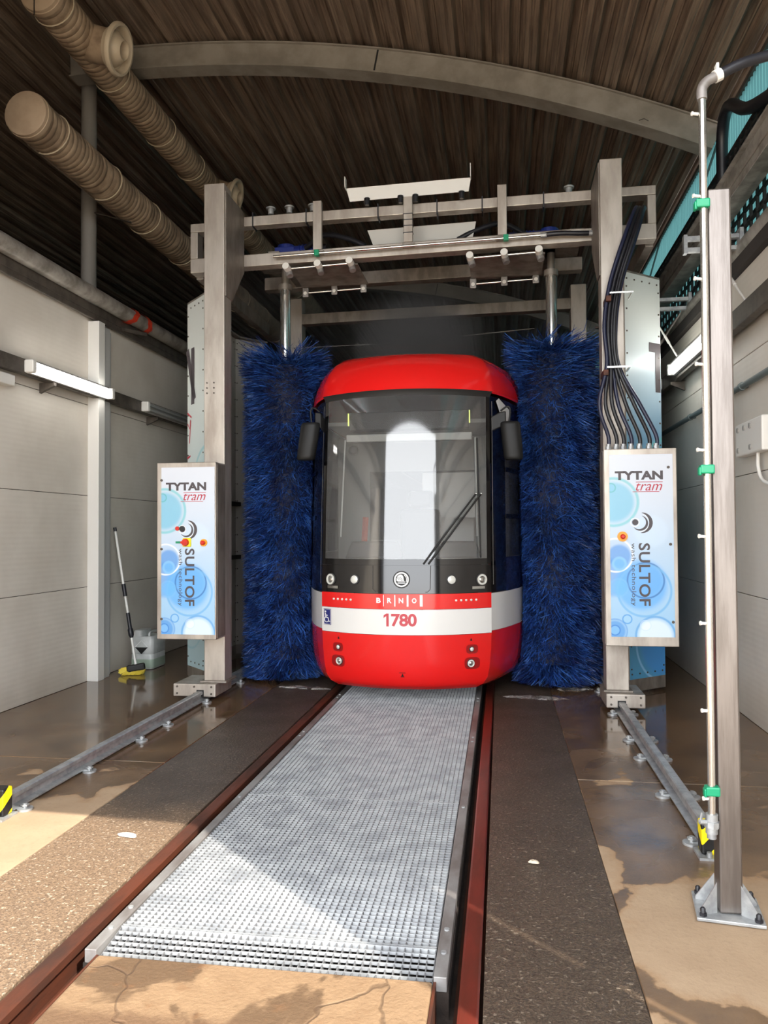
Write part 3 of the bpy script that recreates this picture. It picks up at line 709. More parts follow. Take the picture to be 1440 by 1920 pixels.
# ------------------------------------------------------------------ wash gantry
GY = 7.1
g = thing('wash_gantry', 'stainless steel portal wash gantry with two tall columns and double cross beams', 'wash gantry', (0, 7.6, 0))
def gpart(name, m, mt=steel, bevel=.006, **kw): return build(name, m, mt, g, bevel=bevel, **kw)
for s, x0, x1, zt in ((-1, -1.93, -1.725, 5.0), (1, 1.815, 2.01, 4.95)):
    c = gpart('column', MB().box((x0, GY, .18), (x1, GY+.2, zt)))
    for k in range(3):
        for j in range(2):
            xx = x0+.03+j*.07; zz_ = 2.95+k*.05
            build('bolt', MB().cyl((xx, GY, zz_), (xx, GY-.006, zz_), .008, 8), dark_steel, c)
    xi = x1 if s < 0 else x0
    # deep side plate that ties the column to the beams
    m = MB(); e = .012*(-s); m.prism([(xi, GY+.02, 4.93), (xi, 7.66, 4.93), (xi, 7.66, 4.3), (xi, GY+.2, 3.9), (xi, GY+.02, 3.9)], (e, 0, 0)); gpart('side_plate', m, steel_dark, .003)
    gpart('column', MB().box((x0, 10.05, .18), (x1, 10.25, 4.75)))
    xo0, xo1 = (-2.3, x0) if s < 0 else (x1, 2.41)
    zb = 4.33 if s < 0 else 4.40; zt2 = zb+.52
    xe = (xo0, xo0+.08) if s < 0 else (xo1-.08, xo1)
    m = MB(); m.box((xo0, 7.65, zb), (xo1, 7.8, zb+.15)); gpart('end_frame_bottom', m)
    m = MB(); m.box((xo0, 7.65, zt2-.09), (xo1, 7.8, zt2)); gpart('end_frame_top', m)
    m = MB(); m.box((xe[0], 7.652, zb+.151), (xe[1], 7.798, zt2-.091)); gpart('end_frame_post', m)
    m = MB(); m.box((xe[0], 7.81, zb-.02), (xe[1], 10.2, zb+.13)); gpart('side_beam', m, steel_dark)
    bx0, bx1 = (-2.2, -1.78) if s < 0 else (1.8, 2.13)
    m = MB(); m.box((bx0, 7.0, .045), (bx1, 7.45, .165)); bs = gpart('base_block', m, steel, .008)
    m = MB(); m.box((x0-.03, 7.06, .165), (x1+.03, 7.36, .185)); gpart('base_flange', m, steel_dark)
    m = MB(); m.box((s*1.93-.035, 6.994, .045), (s*1.93+.035, 7.0, .11)); build('rail_notch', m, black_matt, bs)
    m = MB()
    for xx in (bx0+.04, bx1-.04, (bx0+bx1)/2):
        for z in (.075, .14): m.cyl((xx, 7.0, z), (xx, 6.992, z), .01, 8)
    build('bolt_row', m, dark_steel, bs)
    m = MB(); m.box((bx0, 9.95, .045), (bx1, 10.35, .165)); gpart('base_block', m, steel, .008)
def beam(y, d, zl, zr, h, xl, xr, mt=steel, name='cross_beam'):
    m = MB(); m.add([(xl, y, zl), (xr, y, zr), (xr, y, zr+h), (xl, y, zl+h), (xl, y+d, zl), (xr, y+d, zr), (xr, y+d, zr+h), (xl, y+d, zl+h)],
        [(0, 1, 2, 3), (7, 6, 5, 4), (4, 5, 1, 0), (5, 6, 2, 1), (6, 7, 3, 2), (7, 4, 0, 3)]); return gpart(name, m, mt)
beam(7.66, .12, 4.79, 4.82, .10, -1.78, 1.82); beam(7.80, .08, 4.86, 4.90, .06, -1.78, 1.82)
beam(7.66, .14, 4.365, 4.42, .125, -1.78, 1.82)
beam(7.80, .05, 4.50, 4.555, .05, -1.25, 1.75, steel_dark)
beam(8.95, .14, 4.53, 4.57, .15, -1.9, 1.85, steel_dark); beam(10.06, .14, 4.4, 4.44, .14, -1.8, 1.83, steel_dark)
beam(9.0, .1, 4.9, 4.94, .08, -1.75, 1.8, steel_dark)
for x, zt in ((-.92, 4.98), (.012, 5.0), (.945, 5.01)):
    p = gpart('upright', MB().box((x-.045, 7.60, zt-.5), (x+.045, 7.655, zt+(.0))), steel, .004)
    build('upright_foot', MB().box((x-.06, 7.6, zt-.55), (x+.06, 7.67, zt-.505)), steel_dark, p)
    if abs(x) < .1:
        for z in (4.78, 4.72, 4.66, 4.59): build('cable_tie', MB().box((x-.049, 7.596, z), (x+.049, 7.66, z+.008)), black_rubber, p)
for x in (-1.62, -1.05, -.3, .3, .75, 1.35):
    gpart('cable_tie', MB().box((x-.006, 7.652, 4.78), (x+.006, 7.79, 4.93)), black_rubber, 0)
for x, k in ((-1.45, .02), (-1.25, 0), (-1.0, .01), (1.6, 0)):
    gpart('sensor', MB().cyl((x, 7.74, 4.93), (x, 7.74, 4.985), .03, 14).cyl((x, 7.74, 4.985), (x, 7.74, 5.0), .05, 14), galv, 0, smooth=40)
# folded tray plate standing on the upper beam
m = MB(); m.add([(-.57, 7.62, 4.93), (.62, 7.62, 4.955), (.66, 7.66, 5.10), (-.62, 7.66, 5.08)], [(0, 1, 2, 3)])
m.add([(-.62, 7.66, 5.08), (-.57, 7.62, 4.93), (-.50, 7.95, 4.9), (-.58, 7.95, 5.16)], [(0, 1, 2, 3)])
tr = MB(); tr.prism([(-.58, 7.60, 4.945), (.62, 7.60, 4.965), (.645, 7.57, 5.09), (-.61, 7.57, 5.07)], (0, .006, 0)); tp = gpart('splash_tray', tr, white_trim, .002)
build('tray_flange', MB().box((-.615, 7.5, 5.05), (-.607, 7.58, 5.16)).box((.638, 7.5, 5.07), (.646, 7.58, 5.2)), white_trim, tp)
build('tray_back', MB().prism([(-.46, 7.95, 4.78), (.68, 7.95, 4.80), (.62, 7.95, 4.52), (-.36, 7.95, 4.5)], (0, .006, 0)), cab_light, tp)
for x in (-.4, -.06, .09, .55):
    build('tray_foot', MB().cyl((x, 7.585, 4.89), (x, 7.585, 4.945), .022, 12).cyl((x, 7.585, 4.945), (x, 7.585, 4.96), .03, 12), black_rubber, tp, smooth=40)
# front spray pipe with black hose
sp_ = thing('spray_pipe', 'thin polished spray pipe across the front beam with a black hose end', 'pipe', (0, 7.6, 4.44))
build('pipe_run', MB().cyl((-1.38, 7.585, 4.425), (1.33, 7.585, 4.475), .014, 12), steel_bright, sp_, smooth=40)
build('hose_end', MB().tube(spline([(1.33, 7.585, 4.475), (1.5, 7.575, 4.478), (1.68, 7.585, 4.47), (1.8, 7.6, 4.47)]), .024, 10), black_rubber, sp_, smooth=40)
build('fitting', MB().cyl((1.31, 7.585, 4.4745), (1.37, 7.585, 4.4755), .027, 8).cyl((1.77, 7.595, 4.47), (1.815, 7.6, 4.47), .027, 8), galv, sp_)
for x, z in ((-.92, 4.433), (.98, 4.468)): build('pipe_clamp', MB().box((x-.025, 7.555, z-.03), (x+.025, 7.61, z+.03)), green_plastic, sp_, bevel=.005, label='small green pipe clamp')
# nozzle blocks, two rows on each side
for s, xs in ((-1, (-1.24, -.91, -.58)), (1, (.63, .965, 1.30))):
    sd = 'left' if s < 0 else 'right'
    for row, (y, z) in enumerate(((7.62, 4.31), (8.36, 4.285))):
        t = thing('nozzle_bar', '%s spray nozzle bar with three white caps under the gantry, %s half' % ('front' if row == 0 else 'rear', sd), 'spray bar', (xs[1], y, z), 'spray nozzle bars')
        build('bar_pipe', MB().cyl((xs[0], y+.02, z+.0), (xs[2], y+.02, z+.02), .012, 10), steel_bright, t, smooth=40)
        for k, x in enumerate(xs):
            zz_ = z+.01*k
            if row == 0:
                n = build('nozzle_body', MB().cyl((x, y+.05, zz_-.005), (x+.02, y+.03, zz_-.075), .034, 14), galv_old, t, smooth=40)
                build('cap', MB().cyl((x-.006, y-.05, zz_+.01), (x, y+.03, zz_-.002), .036, 16), white_plastic, n, smooth=40)
            else:
                n = build('nozzle_body', MB().box((x-.035, y, zz_-.05), (x+.035, y+.02, zz_+.06)), galv_old, t, bevel=.02)
                build('cap', MB().cyl((x, y-.012, zz_-.01), (x, y, zz_-.01), .02, 12), white_plastic, n)
    m = MB(); m.box((xs[0]-.02, 7.7, 4.335), (xs[2]+.06, 8.34, 4.345)); gpart('drip_plate', m, steel_dark, .002)
    t = thing('gear_motor', 'blue gear motor on the gantry beams above the %s brush' % sd, 'motor', (s*1.4, 8.1, 4.56), 'blue gear motors')
    xm = s*1.44
    build('gearbox', MB().cyl((xm, 8.3, 4.62), (xm, 8.3, 4.80), .10, 20).box((xm-.11, 8.2, 4.66), (xm+.11, 8.4, 4.76)), blue_paint, t, bevel=.01)
    build('motor_body', MB().tube([(xm-s*.1, 8.28, 4.71), (xm-s*.42, 8.28, 4.71)], .075, 18), blue_paint, t, smooth=40)
    for k in range(7): build('cooling_fin', MB().cyl((xm-s*(.16+k*.035), 8.28, 4.71), (xm-s*(.172+k*.035), 8.28, 4.71), .088, 18), blue_paint, t)
    build('motor_cap', MB().cyl((xm-s*.42, 8.28, 4.71), (xm-s*.47, 8.28, 4.71), .08, 18), black_rubber, t, smooth=40)
    build('supply_hose', MB().tube(spline([(xm-s*.25, 8.18, 4.72), (xm-s*.5, 8.05, 4.80), (xm-s*.75, 7.98, 4.72), (xm-s*.95, 7.95, 4.62)]), .028, 10), black_rubber, t, smooth=50)
    build('motor_mount', MB().box((xm-.3, 8.16, 4.545), (xm+.3, 8.44, 4.62)).box((xm-.06, 7.8, 4.545), (xm+.06, 8.96, 4.565)), steel_dark, t, bevel=.004)

# hose bundle on the right column
opening = Vector((2.23, 7.55, 4.74))
ends = [(1.84, 0), (1.905, 1), (1.965, 2), (2.03, 3), (2.10, 4), (2.18, 5), (2.24, 6)]
names = ('leftmost', 'second', 'third', 'middle', 'fifth', 'sixth', 'rightmost')
for (x, k) in ends:
    o = k-3; dx = o*.017; dy = .02*((k*3) % 5-2)/2
    pts = spline([(x, 6.95, 2.3), (x, 6.95, 2.42), (1.93+dx*1.6+(x-2.03)*.45, 6.94+dy, 2.7), (1.885+dx, 6.95+dy, 3.05), (1.868+dx, 6.96+dy, 3.4), (1.925+dx, 6.98+dy, 3.78), (2.06+dx, 7.0+dy, 4.2), (2.17+dx*.8, 7.2+dy, 4.5), (2.235+dx*.7, 7.5+dy, 4.63), (2.24+dx*.6, 7.9, 4.72)], 7)
    t = thing('hose', '%s black hose entering the top of the right control cabinet' % names[k], 'hose', (x, 6.95, 2.3), 'black hoses on the right column')
    build('hose_run', MB().tube(pts, .0175, 9), black_rubber if k % 3 else pm('hose_navy%d' % k, (28, 32, 58), .4), t, smooth=60)
    build('hose_fitting', MB().cyl((x, 6.95, 2.295), (x, 6.95, 2.33), .026, 8).cyl((x, 6.95, 2.33), (x, 6.95, 2.35), .021, 12), galv, t)
for z, x0, x1, lb in ((3.66, 1.86, 2.06, 'upper steel strap holding the hose bundle to the right column'), (3.01, 1.83, 2.03, 'lower steel strap holding the hose bundle to the right column')):
    t = thing('hose_strap', lb, 'strap', (1.93, 6.95, z-.05), 'hose straps')
    build('strap_band', MB().box((x0, 6.885, z), (x1, 6.893, z+.014)).box((x1-.012, 6.893, z-.0), (x1, 7.1, z+.014)), steel_bright, t)
    build('strap_block', MB().box((x0-.03, 6.9, z-.06), (x0+.015, 7.1, z-.01)), rust, t, bevel=.004)

# ------------------------------------------------------------------ control cabinets
def cabinet(s, x0, x1, z0, z1, label):
    t = thing('control_cabinet', label, 'control cabinet', ((x0+x1)/2, 6.97, z0), 'printed control cabinets'); y = 6.85
    build('cabinet_body', MB().box((x0, y, z0), (x1, 7.095, z1)), steel, t, bevel=.006)
    build('cabinet_side', MB().box(*(((x1, y+.03, z0+.015), (x1+.004, 7.09, z1-.015)) if s < 0 else ((x0-.004, y+.03, z0+.015), (x0, 7.09, z1-.015)))), steel_dark, t)
    pw, ph = 425*K, 1.56; px0 = x0+.044; pz1 = z1-.045 if s < 0 else z1-.05
    pz0 = pz1-ph
    m = MB(); m.add([(px0, y-.004, pz0), (px0+pw, y-.004, pz0), (px0+pw, y-.004, pz1), (px0, y-.004, pz1), (px0, y, pz0), (px0+pw, y, pz0), (px0+pw, y, pz1), (px0, y, pz1)],
        [(0, 1, 2, 3), (4, 5, 1, 0), (5, 6, 2, 1), (6, 7, 3, 2), (7, 4, 0, 3)])
    m.uv = [(0, 0), (1, 0), (1, 1), (0, 1)]*2
    fp = build('front_panel', m, cab_foil, t)
    def put(px, py): return px0+(px-180)*K, pz1-(py-225)*K
    def lay(fl_, nm, mt, d=.0055):
        fl2 = fl_.put(lambda a, b: (a, y-d, b)); return build(nm, fl2, mt, fp)
    f = Flat(); x, z = put(217, 402); f.text(text_fit('TYTAN', 322*K, 62*K, bold=.045), x, z); lay(f, 'lettering', ink_grey)
    f = Flat(); x, z = put(358, 478); f.text(text_fit('tram', 176*K, 54*K, shear=.35), x, z)
    for a, b in (((358, 418), (537, 418)), ((335, 485), (514, 485))): f.stroke([put(*a), put(*b)], 4*K)
    lay(f, 'lettering', ink_red)
    f = Flat(); x, z = put(370, 842); f.text(text_fit('SULTOF', 433*K, 76*K, bold=.02, spacing=1.08), x, z, -PI/2); lay(f, 'lettering', ink_grey, .0065)
    f = Flat(); x, z = put(313, 842); f.text(text_fit('wash technology', 433*K, 38*K, spacing=1.1), x, z, -PI/2); lay(f, 'lettering', ink_grey, .0065)
    f = Flat(); cx, cz = put(385, 700)
    f.disc(*put(350, 697), 21*K); f.arc(cx, cz, 70*K, -88, 82, 3*K, 24*K); f.arc(cx-6*K, cz, 50*K, -140, 70, 2*K, 16*K)
    lay(f, 'emblem', ink_grey)
    f = Flat(); x, z = put(348, 697); f.arc(x, z, 29*K, 0, 360, 6*K); f.arc(cx, cz, 60*K, -100, 75, 3*K, 6*K); lay(f, 'emblem', ink_white, .0052)
    scr = [(575, 318), (582, 850), (592, 1385)] if s > 0 else [(183, 322), (183, 845), (183, 1375)]
    for q in scr:
        x, z = put(*q); build('screw', MB().cyl((x, y-.004, z), (x, y-.012, z), .012, 12), dark_steel, t)
    def button(px, py, r=.043):
        x, z = put(px, py); b = build('push_button', MB().cyl((x, y-.004, z), (x, y-.018, z), r, 20), orange_plastic, t, smooth=40, label='orange disc with a red push button')
        build('button_cap', MB().tube([(x, y-.018, z), (x, y-.045, z), (x, y-.052, z)], [.02, .02, .012], 14), red_plastic, b, smooth=40)
    if s > 0: button(263, 795)
    else:
        button(520, 798, .034)
        x, z = put(388, 795)
        b = build('main_switch', MB().box((x-.04, y-.02, z-.04), (x+.04, y-.004, z+.04)), yellow, t, bevel=.004, label='yellow main switch with a red knob')
        build('knob', MB().tube([(x-.012, y-.02, z), (x-.012, y-.045, z)], [.036, .03], 16).box((x-.045, y-.06, z-.01), (x+.02, y-.04, z+.01)), red_plastic, b, smooth=40)
        x, z = put(318, 795); build('green_tag', MB().box((x-.028, y-.007, z-.01), (x+.028, y-.004, z+.01)), green_plastic, t)
        x, z = put(312, 690); build('push_button', MB().cyl((x, y-.004, z), (x, y-.02, z), .02, 14), red_plastic, t)
        x, z = put(350, 690); build('key_switch', MB().cyl((x, y-.004, z), (x, y-.025, z), .024, 14), black_rubber, t)
cabinet(-1, -2.295, -1.718, .606, 2.258, 'tall printed steel control cabinet on the left column, with a yellow main switch')
cabinet(1, 1.785, 2.386, .606, 2.297, 'tall printed steel control cabinet on the right column, below the black hoses')

# ------------------------------------------------------------------ printed sheet guards beside the gantry
def guard(s, xin, label):
    t = thing('side_guard', label, 'guard', (s*2.4, 8.9, .15), 'printed side guards'); zt, zb = 4.13, .15
    xi, xo = s*xin, s*2.515
    for z in (1.26, 1.94): build('inner_rib', MB().box((min(s*2.42, s*2.50), 8.2, z), (max(s*2.42, s*2.50), 9.58, z+.05)), black_matt, t)
    plan = [(xi, 7.755), (xo, 8.085), (xo, 9.62), (s*(xin+.04), 9.97)]
    for k in range(3):
        (xa, ya), (xb, yb) = plan[k], plan[k+1]
        d = Vector((xb-xa, yb-ya, 0)); L = d.length; d.normalize(); nrm = Vector((-d.y, d.x, 0))*.012
        if nrm.x*s > 0: nrm = -nrm      # thickness grows inward
        vs = [(xa, ya, zb), (xb, yb, zb), (xb, yb, zt), (xa, ya, zt)]
        m = MB(); m.add(vs+[tuple(Vector(p)+nrm) for p in vs], [(0, 1, 2, 3), (7, 6, 5, 4), (4, 5, 1, 0), (5, 6, 2, 1), (6, 7, 3, 2), (7, 4, 0, 3)]); m.mi = [0, 1, 1, 1, 1, 1]
        m.uv = ([(0, 0), (1, 0), (1, 1), (0, 1)] if s > 0 else [(1, 0), (0, 0), (0, 1), (1, 1)])*2
        p = build('guard_panel', m, [side_foil if s > 0 else side_foil_pale, guard_back], t)
        out = -nrm.normalized()
        mm = MB()
        for q in range(int(L/.11)+1):
            for z in (zt-.06, zb+.05):
                c = Vector((xa, ya, z))+d*(.03+q*.11)
                for sg in (1, -1): mm.cyl(c, c+out*(.006 if sg > 0 else -.018), .009, 6)
        for q in range(18):
            z = zt-.14-q*.22
            for e in (.025, L-.025):
                c = Vector((xa, ya, z))+d*e; mm.cyl(c+out*-.018, c+out*.006, .009, 6)
        build('rivet_row', mm, dark_steel, p, kind='stuff')
        if k == 0:
            f = Flat()
            if s > 0: f.rect(L-.175, 3.38, L-.002, 3.475).rect(L-.085, 2.98, L-.01, 3.38)
            else:
                f.stroke([(L-.005, 3.62), (L-.2, 3.05)], .085); f.rect(L-.2, 3.0, L-.11, 3.62)
            build('lettering', f.put(lambda a, b: Vector((xa, ya, b))+d*a+out*.003), ink_grey, p)
            if s < 0:
                f = Flat(); f.stroke([(L-.005, 2.92), (L-.12, 2.86)], .02); f.stroke([(L-.10, 2.83), (L-.06, 2.58)], .018); f.stroke([(L-.01, 2.8), (L-.07, 2.74), (L-.09, 2.84)], .018); f.stroke([(L-.0, 2.42), (L-.09, 2.44)], .02)
                build('lettering', f.put(lambda a, b: Vector((xa, ya, b))+d*a+out*.003), ink_red, p)
        m = MB(); vs = [(xa, ya, zt), (xb, yb, zt)]; hh = Vector((0, 0, .02)); inn = nrm.normalized()*.09
        m.add([Vector(vs[0]), Vector(vs[1]), Vector(vs[1])+inn, Vector(vs[0])+inn, Vector(vs[0])+hh, Vector(vs[1])+hh, Vector(vs[1])+inn+hh, Vector(vs[0])+inn+hh],
            [(3, 2, 1, 0), (4, 5, 6, 7), (0, 1, 5, 4), (1, 2, 6, 5), (2, 3, 7, 6), (3, 0, 4, 7)]); build('guard_top', m, steel_dark, t)
        m = MB(); m.add([(xa, ya, .03), (xb, yb, .03), (xb, yb, zb), (xa, ya, zb)]+[tuple(Vector(q)+nrm) for q in ((xa, ya, .03), (xb, yb, .03), (xb, yb, zb), (xa, ya, zb))],
            [(0, 1, 2, 3), (7, 6, 5, 4), (4, 5, 1, 0), (6, 7, 3, 2), (5, 6, 2, 1), (7, 4, 0, 3)]); build('guard_skirt', m, steel_dark, t)
guard(-1, 2.19, 'white and blue printed sheet guard behind the left column'); guard(1, 2.12, 'white and blue printed sheet guard behind the right column')

# ------------------------------------------------------------------ the tram
ZT = [.14, .18, .24, .34, .5, .66, .9, 1.04, 1.28, 1.8, 2.4, 2.90, 2.94, 3.05, 3.18, 3.28, 3.34, 3.375]
TW = [.66, .725, .765, .785, .80, .806, .808, .808, .806, .806, .806, .806, .832, .818, .782, .725, .65, .50]
TY = [7.12, 7.06, 7.03, 7.01, 7.0, 6.99, 6.99, 6.99, 7.0, 7.05, 7.12, 7.19, 7.165, 7.20, 7.28, 7.38, 7.48, 7.66]
SIDE_T = [0, .1, .25, .45, .76, 1.5, 2.4, 14]; SIDE_X = [0, .05, .11, .18, .275, .385, .445, .445]; SIDE_Y = [0, .09, .21, .39, .69, 1.42, 2.31, 13.9]
RB = 1.32
def T(s, z, off=0., _n=True):
    """point on the tram shell: |s|<=1 across the front, beyond that metres back along the side"""
    w_ = float(np.interp(z, ZT, TW)); y0 = float(np.interp(z, ZT, TY)); a = abs(s); sg = 1 if s >= 0 else -1
    if a <= 1: x = w_*a; y = RB-math.sqrt(RB*RB-x*x)
    else:
        t = a-1; x = w_+float(np.interp(t, SIDE_T, SIDE_X)); y = RB-math.sqrt(RB*RB-w_*w_)+float(np.interp(t, SIDE_T, SIDE_Y))
    p = Vector((sg*x, y0+y, z))
    if off and _n:
        e = 1e-3; du = T(s+e, z, 0, False)-T(s-e, z, 0, False); dz = T(s, z+e, 0, False)-T(s, z-e, 0, False)
        p = p+du.cross(dz).normalized()*off
    return p
tram = thing('tram', 'red and white tram with black front, fleet number 1780, in the wash gantry', 'tram', (0, 9, 0))
def patch(name, s0, s1, zs, mt, off=0, parent=tram, ns=None, **kw):
    if ns is None: ns = max(2, int(abs(s1-s0)*14))
    ss = [s0+(s1-s0)*i/ns for i in range(ns+1)]
    if s0 < -1 < s1 or s0 < 1 < s1: ss = sorted(set(ss+[v for v in (-1., 1.) if s0 < v < s1]))
    m = MB(); m.rings([[T(s, z, off) for s in ss] for z in zs], close=False); return build(name, m, mt, parent, smooth=32, **kw)
def zr(a, b, n=6): return [a+(b-a)*k/n for k in range(n+1)]
SE = 1.34      # where the body side panels begin
FS = (-1.0, 1.0)
patch('bumper', -1, 1, [.14, .16, .18, .21, .24, .29, .34, .42, .5, .58, .652], red_paint, ns=36)
patch('white_band', -1, 1, zr(.655, .885, 3), white_paint, ns=36)
patch('red_band', -1, 1, zr(.888, 1.028, 3), red_paint, ns=36)
patch('front_mask', -1, 1, zr(1.031, 1.288, 4), black_gloss, ns=36)
for s in (-1, 1):
    a, b = sorted((s*.955, s*1.0)); patch('windscreen_pillar', a, b, zr(1.29, 2.90, 10), black_gloss, ns=2)
    a, b = sorted((s*1.0, s*SE)); patch('corner_pillar', a, b, zr(1.03, 2.90, 10), black_gloss, ns=8)
    patch('pillar_seam', *sorted((s*1.03, s*1.038)), zr(1.1, 2.85, 8), cab_grey, off=.004, ns=1)
    a, b = sorted((s*1.0, s*15)); e = 44
    sl = [1.0, 1.05, 1.1, 1.18, 1.25, 1.34, 1.45, 1.6, 1.76, 2, 2.25, 2.5, 2.9, 3.4, 5, 8, 15]
    def side(nm, zs, mt, st=0, off=0):
        m = MB(); q = [s*v for v in sl if v >= st-1e-6]; q = q if s > 0 else q[::-1]
        m.rings([[T(v, z, off) for v in q] for z in zs], close=False); return build(nm, m, mt, tram, smooth=32)
    side('side_skirt', [.14, .18, .24, .34, .5, .67], red_paint); side('side_white_band', zr(.672, 1.02, 3), white_paint)
    side('side_navy_panel', zr(1.022, 1.35, 3), navy_paint, SE)
    side('side_window', zr(1.352, 2.72, 6), side_glass_m, SE); side('side_top_band', zr(2.722, 2.90, 2), navy_paint, SE)
    for z in (1.72, 2.18): side('window_rail', zr(z, z+.045, 1), black_gloss, SE, .006)
    for v in (1.78, 2.6, 4.2, 6): patch('window_post', *sorted((s*v, s*(v+.09))), zr(1.35, 2.74, 4), black_gloss, off=.006, ns=1)
    if s < 0: continue
    m = MB(); q = [T(s*1.10, 2.86, .012), T(s*1.17, 2.9, .012), T(s*1.52, 2.80, .012), T(s*1.36, 2.64, .012)]
    m.add([q[0], q[1], q[2], q[3], T(s*1.25, 2.68, .012)], [(0, 4, 3, 2, 1) if s > 0 else (0, 1, 2, 3, 4)]); build('roof_corner_marker', m, white_paint, tram)
    # interior skin so windows do not look right through
patch('shadow_gap_lip', -1.0, 1.0, [2.885, 2.91, 2.94], black_matt, off=.004, ns=36)  # black trim standing in for the shadow gap under the roof pod
pod_z = [2.925, 2.94, 2.98, 3.05, 3.12, 3.18, 3.23, 3.28, 3.31, 3.34, 3.36, 3.375]
m = MB(); sl2 = [0, .12, .25, .4, .55, .7, .82, .92, 1, 1.05, 1.1, 1.18, 1.25, 1.34, 1.45, 1.6, 1.76, 2, 2.5, 3.4, 6, 15]; q = [-v for v in sl2[:0:-1]]+sl2
rows = [[T(v, z) for v in q] for z in pod_z]
rows.append([Vector((p.x*.8, p.y+.2 if abs(p.x) < 1.0 else p.y, p.z+.01)) for p in rows[-1]]); rows.append([Vector((0, p.y+.1, p.z)) for p in rows[-1]])
m.rings(rows, close=False); build('roof_pod', m, red_paint, tram, smooth=40)
ws = patch('windscreen', -.955, .955, zr(1.29, 2.888, 14), glass_m, ns=36)
patch('glass_border', -.955, .955, zr(1.289, 1.345, 1), black_gloss, off=.003, ns=36)
# interior
def inner(nm, m, mt, **kw): return build(nm, m, mt, tram, **kw)
inner('cab_floor', MB().box((-.7, 7.6, .42), (.7, 20, .46)), cab_dark)
inner('saloon_ceiling', MB().box((-.92, 8.0, 2.72), (.92, 20, 2.76)), cab_light)
rows = []
for v in (1.12, 1.22, 1.30, 1.33):
    rows.append([T(s/12, v, -.04)+Vector((0, {1.12: 0, 1.22: 0, 1.30: .03, 1.33: .2}[v], 0)) for s in range(-11, 12)])
rows.append([Vector((p.x*.92, 8.0+.1*abs(p.x), 1.30)) for p in rows[-1]]); rows.append([Vector((p.x, p.y+.05, .8)) for p in rows[-1]])
inner('dashboard', MB().rings(rows, close=False), cab_dark, smooth=40)
for x in (-.36, .42):
    inner('console_hood', MB().rings([[(x+a*.3, 7.62+b, 1.33) for a, b in ((-1, 0), (1, 0), (.9, .3), (-.9, .3))], [(x+a*.24, 7.66+b, 1.5) for a, b in ((-1, 0), (1, 0), (.9, .2), (-.9, .2))]]), cab_dark, bevel=.02)
inner('driver_seat', MB().box((-.24, 8.25, .9), (.24, 8.75, 1.02)).box((-.23, 8.7, 1.0), (.23, 8.82, 1.85)), cab_dark, bevel=.05)
inner('headrest', MB().box((-.14, 8.71, 1.87), (.14, 8.8, 2.06)), cab_dark, bevel=.04)
inner('cab_partition', MB().box((-1.0, 8.95, .46), (-.62, 8.99, 2.7)).box((.62, 8.95, .46), (1.0, 8.99, 2.7)).box((-.62, 8.95, 2.3), (.62, 8.99, 2.7)).box((-.62, 8.95, .46), (-.05, 8.99, 1.5)), cab_grey)
inner('cab_door', MB().box((.0, 8.95, .46), (.6, 8.985, 2.28)), cab_light, bevel=.01)
inner('notice_panel', MB().box((.3, 8.6, 1.75), (.62, 8.62, 2.25)), cab_light)
inner('red_handle', MB().bar((-.52, 7.95, 1.36), (-.50, 7.97, 1.75), .05, .04), handle_red)
inner('display_box', MB().box((-.60, 7.62, 2.62), (.60, 7.80, 2.80)), cab_dark, bevel=.01)
inner('display_edge', MB().box((-.612, 7.60, 2.665), (-.602, 7.62, 2.79)).box((.602, 7.60, 2.665), (.612, 7.62, 2.79)), led_edge)
inner('sunblind_box', MB().box((-.63, 7.60, 2.50), (.63, 7.70, 2.575)), cab_light, bevel=.01)
inner('blind_rail', MB().cyl((-.64, 7.60, 2.52), (-.665, 7.48, 1.55), .008, 8).cyl((.66, 7.6, 2.52), (.675, 7.48, 1.55), .008, 8), white_plastic, smooth=40)
inner('ceiling_lamp', MB().tube([(-.1, 7.66, 2.64), (0, 7.63, 2.67), (.1, 7.66, 2.64)], .012, 8), white_plastic, smooth=40)
inner('camera_pod', MB().ball((-.56, 7.62, 2.42), .05, 8), cab_dark, smooth=60)
inner('grab_pole', MB().cyl((.78, 8.4, .46), (.78, 8.4, 2.7), .018, 10), handle_red, smooth=40)
inner('underframe', MB().box((-.85, 7.9, .16), (.85, 20, .42)), black_matt)
# flat marks and small fittings on the nose
def drape(nm, fl_, mt, off=.003, parent=tram, **kw):
    def fn(x, z): return T(x/float(np.interp(z, ZT, TW)), z, off)
    return build(nm, fl_.put(fn), mt, parent, **kw)
f = Flat(); f.text(text_fit('780', .235, .118, bold=.03, spacing=.96), -.098, .732); f.rect(-.143, .732, -.120, .850); f.poly([(-.143, .850), (-.168, .832), (-.168, .808), (-.143, .826)]); drape('fleet_number', f, number_red, label='red fleet number 1780')
for ch, x in zip('BRNO', (-.215, -.113, -.005, .115)):
    f = Flat(); f.text(text_fit(ch, .042, .047, bold=.035), x-.021, .945); drape('city_letter', f, ink_white)
for x, wd in ((-.168, .006), (-.062, .010), (.055, .016), (.178, .026)): drape('city_bar', Flat().rect(x-wd/2, .915, x+wd/2, 1.02), ink_white)
f = Flat()   # accessibility plate
f.rect(-.785, .715, -.70, .868); ap = drape('access_plate', f, ink_blue, .003, label='blue wheelchair sign')
f = Flat(); f.stroke([(-.78, .721), (-.705, .721), (-.705, .862), (-.78, .862), (-.78, .721)], .005)
f.disc(-.762, .84, .009, 12).stroke([(-.762, .826), (-.759, .785), (-.733, .783), (-.724, .748), (-.712, .75)], .009).stroke([(-.76, .806), (-.738, .804)], .008).arc(-.75, .765, .024, 80, 330, .007)
drape('wheelchair_figure', f, ink_white, .005, ap)
f = Flat(); f.disc(0, 1.16, .079, 32); em = drape('emblem_disc', f, black_matt, .004, label='round winged arrow emblem')
